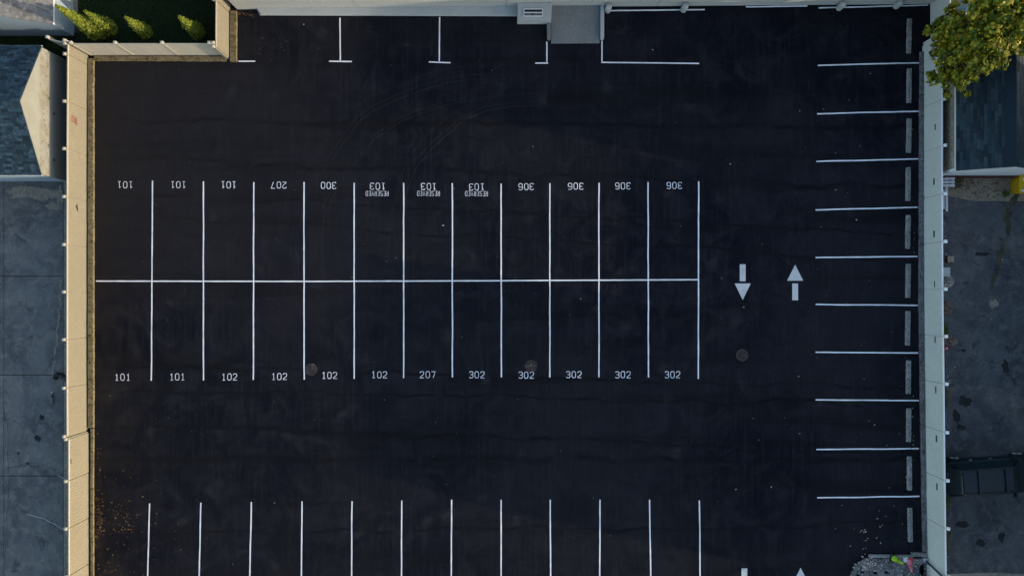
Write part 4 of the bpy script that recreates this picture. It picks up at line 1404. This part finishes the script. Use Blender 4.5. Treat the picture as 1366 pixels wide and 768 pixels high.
for _ in range(420):
    x, y = rr.uniform(1138, 1232), rr.uniform(744, 800)
    if x < 1160 - (y - 741) * .9 + 8 and y < 765: continue
    s = rr.uniform(.02, .07)
    d_ = rand_unit(rr)
    mb.box(g(x, y, .105 + s * .2), (s * 1.3, s, s * .7), (d_.x + .01, d_.y))
tag(mb.build("loose_gravel", M['rubble'], corner), kind='stuff')
for (x, y, rx, ry, sd) in ((1152, 761, 5, 2.4, 1), (1166, 762.5, 3, 1.6, 2), (1181, 762, 3, 1.6, 3), (1143, 766, 3, 1.5, 4), (1228, 758, 3, 7, 5)):
    blotch("dark_scrap", x, y, rx, ry, .155, M['black'], corner, sd, 18, .5)
mb = MB()
for _ in range(200):
    x, y = rr.gauss(1155, 6), rr.gauss(752, 4)
    s = rr.uniform(.03, .08); d_ = rand_unit(rr)
    mb.box(g(x, y, .11 + rr.random() * .06), (s * 1.5, s, s * .5), (d_.x + .01, d_.y))
tag(mb.build("rubble_heap", M['rubble'], corner), kind='stuff')


def cone(px, py, h, mats, label, tilt, stand=0.0, band=None):
    b = g(px, py, .17)
    e = empty("traffic_cone", b, label, "traffic cone", "traffic cones on the concrete corner")
    def add(mb, nm, mat, par=e, **k):
        ob = mb.build(nm, mat, None, **k); ob.parent = par; return ob
    mb = MB(); mb.box((0, 0, .018), (.42, .42, .036), (1, .3), taper=.02); add(mb, "base_plate", mats[0], bevel=.01)
    mb = MB(); mb.cyl((0, 0, .036), (0, 0, h * .45), .165, .10, n=20, caps=False); mb.cyl((0, 0, h * .45), (0, 0, h), .10, .03, n=20); add(mb, "cone_body", mats[1], smooth=True)
    e.rotation_euler = tilt


cone(1190, 742.5, .74, (M['trim_black'], M['lime']), "lime green traffic cone standing on the broken concrete corner", (R(4), R(12), 0))
cone(1210, 745.5, .70, (M['redcone'], M['pinkcone']), "faded red traffic cone tipped over towards the photo's bottom edge", (R(42), R(-10), R(0)))
mb = MB(); mb.box(g(1205.5, 744, .22), (.24, .24, .10), (1, .1)); tag(mb.build("paving_block", M['white'], bevel=.015), "pale square block between the lime and red cones", "block")

pole = empty("leaning_pole", g(1233.5, 745.5), "dark blue pole on a round footing, leaning over the grey fence", "pole")
pb = g(1232.3, 745.5, .2)
mb = MB(); mb.cyl(g(1232.3, 745, 0), g(1232.3, 745, .26), .125, .11, n=18); mb.build("footing", M['smooth_conc'], pole)
mb = MB(); mb.cyl(pb, pb + Vector((-.10, -.42, 3.1)), .05, .045, n=12, caps=True); mb.build("pole_shaft", M['bluepole'], pole, smooth=True)
mb = MB(); q = pb + Vector((-.10, -.42, 3.1)); mb.cyl(q, q + Vector((.02, -.02, .06)), .06, .03, n=12); mb.build("pole_cap", M['trim_black'], pole)

# pale rounded bin lid at the very bottom
bl = empty("storage_box", g(1224, 775), "pale rounded storage box in the corner, cut by the bottom edge", "storage box")
mb = MB(); mb.box(g(1223, 775, .28), (.92, .62, .40)); mb.build("box_body", M['smooth_conc'], bl, bevel=.05)
mb = MB(); mb.box(g(1223, 775, .50), (.98, .68, .05)); mb.build("box_lid", M['white'], bl, bevel=.02)

# ---------------------------------------------------------------- things behind the grey fence
pal = empty("wooden_pallet", g(1262, 236), "whitish slatted pallet standing between the grey fence and the dirt strip", "pallet")
for k in range(5):
    mb = MB(); mb.box(g(1258.5, 231 + k * 4.4, .34), (.82, .11, .022), (1, .03)); mb.build("pallet_slat", M['white'], pal)
for k in range(3):
    mb = MB(); mb.box(g(1250.5 + k * 8, 240, .28), (.07, .86, .09), (1, .03)); mb.build("bearer", M['white'], pal)
for k in range(3):
    mb = MB(); mb.box(g(1250.5 + k * 8, 240, .115), (.09, .80, .23), (1, .03)); mb.build("bearer_block", M['white'], pal)
for (px, y0, y1, lb) in ((1257, 253, 279, "shorter white plank lying against the grey fence beside the pallet"), (1261.5, 247, 282, "longer white plank lying a little away from the grey fence")):
    mb = MB(); a_, b_ = g(px, y0), g(px + .4, y1); mb.box((a_ + b_) / 2 + Vector((0, 0, .05)), ((b_ - a_).length, .12, .09), tuple((b_ - a_).xy))
    tag(mb.build("timber_plank", M['white'], bevel=.008), lb, "plank", "planks behind the grey fence")
bx_ = empty("cardboard_box", g(1265, 346), "small reddish brown box lying on the yard behind the grey fence", "box")
mb = MB(); mb.box(g(1265, 346, .12), (.34, .34, .24)); mb.build("box_body", M['red_paint'], bx_, bevel=.01)
for s in (-1, 1):
    mb = MB(); mb.box(g(1265 + s * 2.2, 346, .246), (.16, .33, .008)); mb.build("flap", M['tan_stucco'], bx_)
cb = empty("storage_crate", g(1259, 362), "pale grey crate tucked against the back of the grey fence", "crate")
mb = MB(); mb.box(g(1258.5, 363, .14), (.36, .46, .28)); mb.build("crate_body", M['smooth_conc'], cb, bevel=.02)
mb = MB(); mb.box(g(1258.5, 363, .29), (.39, .49, .025)); mb.build("crate_lid", M['smooth_conc'], cb, bevel=.01)
cn = empty("red_canister", g(1260, 464), "small red canister beside the lowest rubble pile", "canister")
mb = MB(); mb.cyl(g(1259.6, 464, .0), g(1259.6, 464, .22), .09, n=14); mb.build("canister_body", M['redcone'], cn)
mb = MB(); mb.cyl(g(1259.6, 464, .22), g(1259.6, 464, .26), .035, n=10); mb.build("canister_cap", M['white'], cn)

yb = empty("yellow_bin", g(1366, 245), "bright yellow plastic bin at the end of the dirt strip, cut by the photo's edge", "bin")
mb = MB()
c = g(1357, 246.5)
ring0 = [(-.42, -.55), (.5, -.55), (.5, .55), (-.3, .5), (-.42, .2)]
mb.face([c + Vector((x, y, .78)) for x, y in ring0])
for i in range(5):
    j = (i + 1) % 5
    a_, b_ = ring0[i], ring0[j]
    mb.face([c + Vector((a_[0] * .88, a_[1] * .88, 0)), c + Vector((b_[0] * .88, b_[1] * .88, 0)), c + Vector((*b_, .78)), c + Vector((*a_, .78))])
mb.build("bin_body", M['yellow'], yb, bevel=.03)
mb = MB(); mb.box(c + Vector((-.12, .18, .80)), (.22, .2, .03), (1, .4)); mb.build("bin_handle", M['white'], yb)
mb = MB(); mb.box(c + Vector((-.25, -.42, .80)), (.14, .1, .02), (1, -.4)); mb.build("bin_latch", M['white'], yb)

tp = empty("tarpaulin", g(1280, 12), "blue tarpaulin over a low stack behind the fence under the tree", "tarpaulin")
mb = MB()
N_ = 8
pts = {}
for i in range(N_ + 1):
    for j in range(N_ + 1):
        u_, v_ = i / N_, j / N_
        z = .9 * min(1, 6 * u_ * (1 - u_)) * min(1, 6 * v_ * (1 - v_)) + .06 * noise.noise(Vector((i * .7, j * .7, 3)))
        pts[i, j] = g(1254 + 36 * u_, -24 + 46 * v_, max(0, z))
for i in range(N_):
    for j in range(N_):
        mb.face([pts[i, j + 1], pts[i + 1, j + 1], pts[i + 1, j], pts[i, j]])
mb.build("tarp_sheet", M['bluetarp'], tp, smooth=True)

# ---------------------------------------------------------------- things on the left neighbour's pavement
def tube(mb, pts, r, n=7):
    for a_, b_ in zip(pts, pts[1:]):
        mb.cyl(a_, b_, r, n=n)


sp = empty("downpipe_stub", g(80, 503), "short black bent pipe lying on the pavement against the tan fence", "pipe")
mb = MB(); tube(mb, [g(74, 505, .06), g(76, 499, .08), g(82, 500, .08), g(90, 505, .1)], .125, 12); mb.build("bent_pipe", M['trim_black'], sp, smooth=True)
mb = MB(); mb.cyl(g(88, 504, .1), g(90, 505, .1), .15, n=12); mb.build("pipe_collar", M['iron'], sp)
bt = empty("plastic_bottle", g(71, 531), "small pale crushed bottle lying on the pavement below the black pipe", "bottle")
mb = MB(); mb.cyl(g(71, 537, .07), g(70.5, 527, .07), .085, .075, n=12); mb.cyl(g(70.5, 527, .07), g(70.2, 523.5, .07), .075, .03, n=12); mb.build("bottle_body", M['kerb_grey'], bt)
mb = MB(); mb.cyl(g(70.2, 523.5, .07), g(70.1, 521.8, .07), .032, n=10); mb.build("bottle_cap", M['white'], bt)
for pts_, lb in (([g(77, 633.5, .02), g(84, 636, .05), g(90, 638.5, .2), g(96, 640, .5)], "thin white cord trailing from the tan fence, upper of two"),
                 ([g(36, 685, .02), g(58, 691, .02), g(76, 700, .03), g(90, 707, .12), g(97, 709, .5)], "thin white cord trailing far across the pavement, lower of two")):
    mb = MB(); tube(mb, pts_, .009, 6)
    tag(mb.build("cord", M['white']), lb, "cord", "cords behind the tan fence")
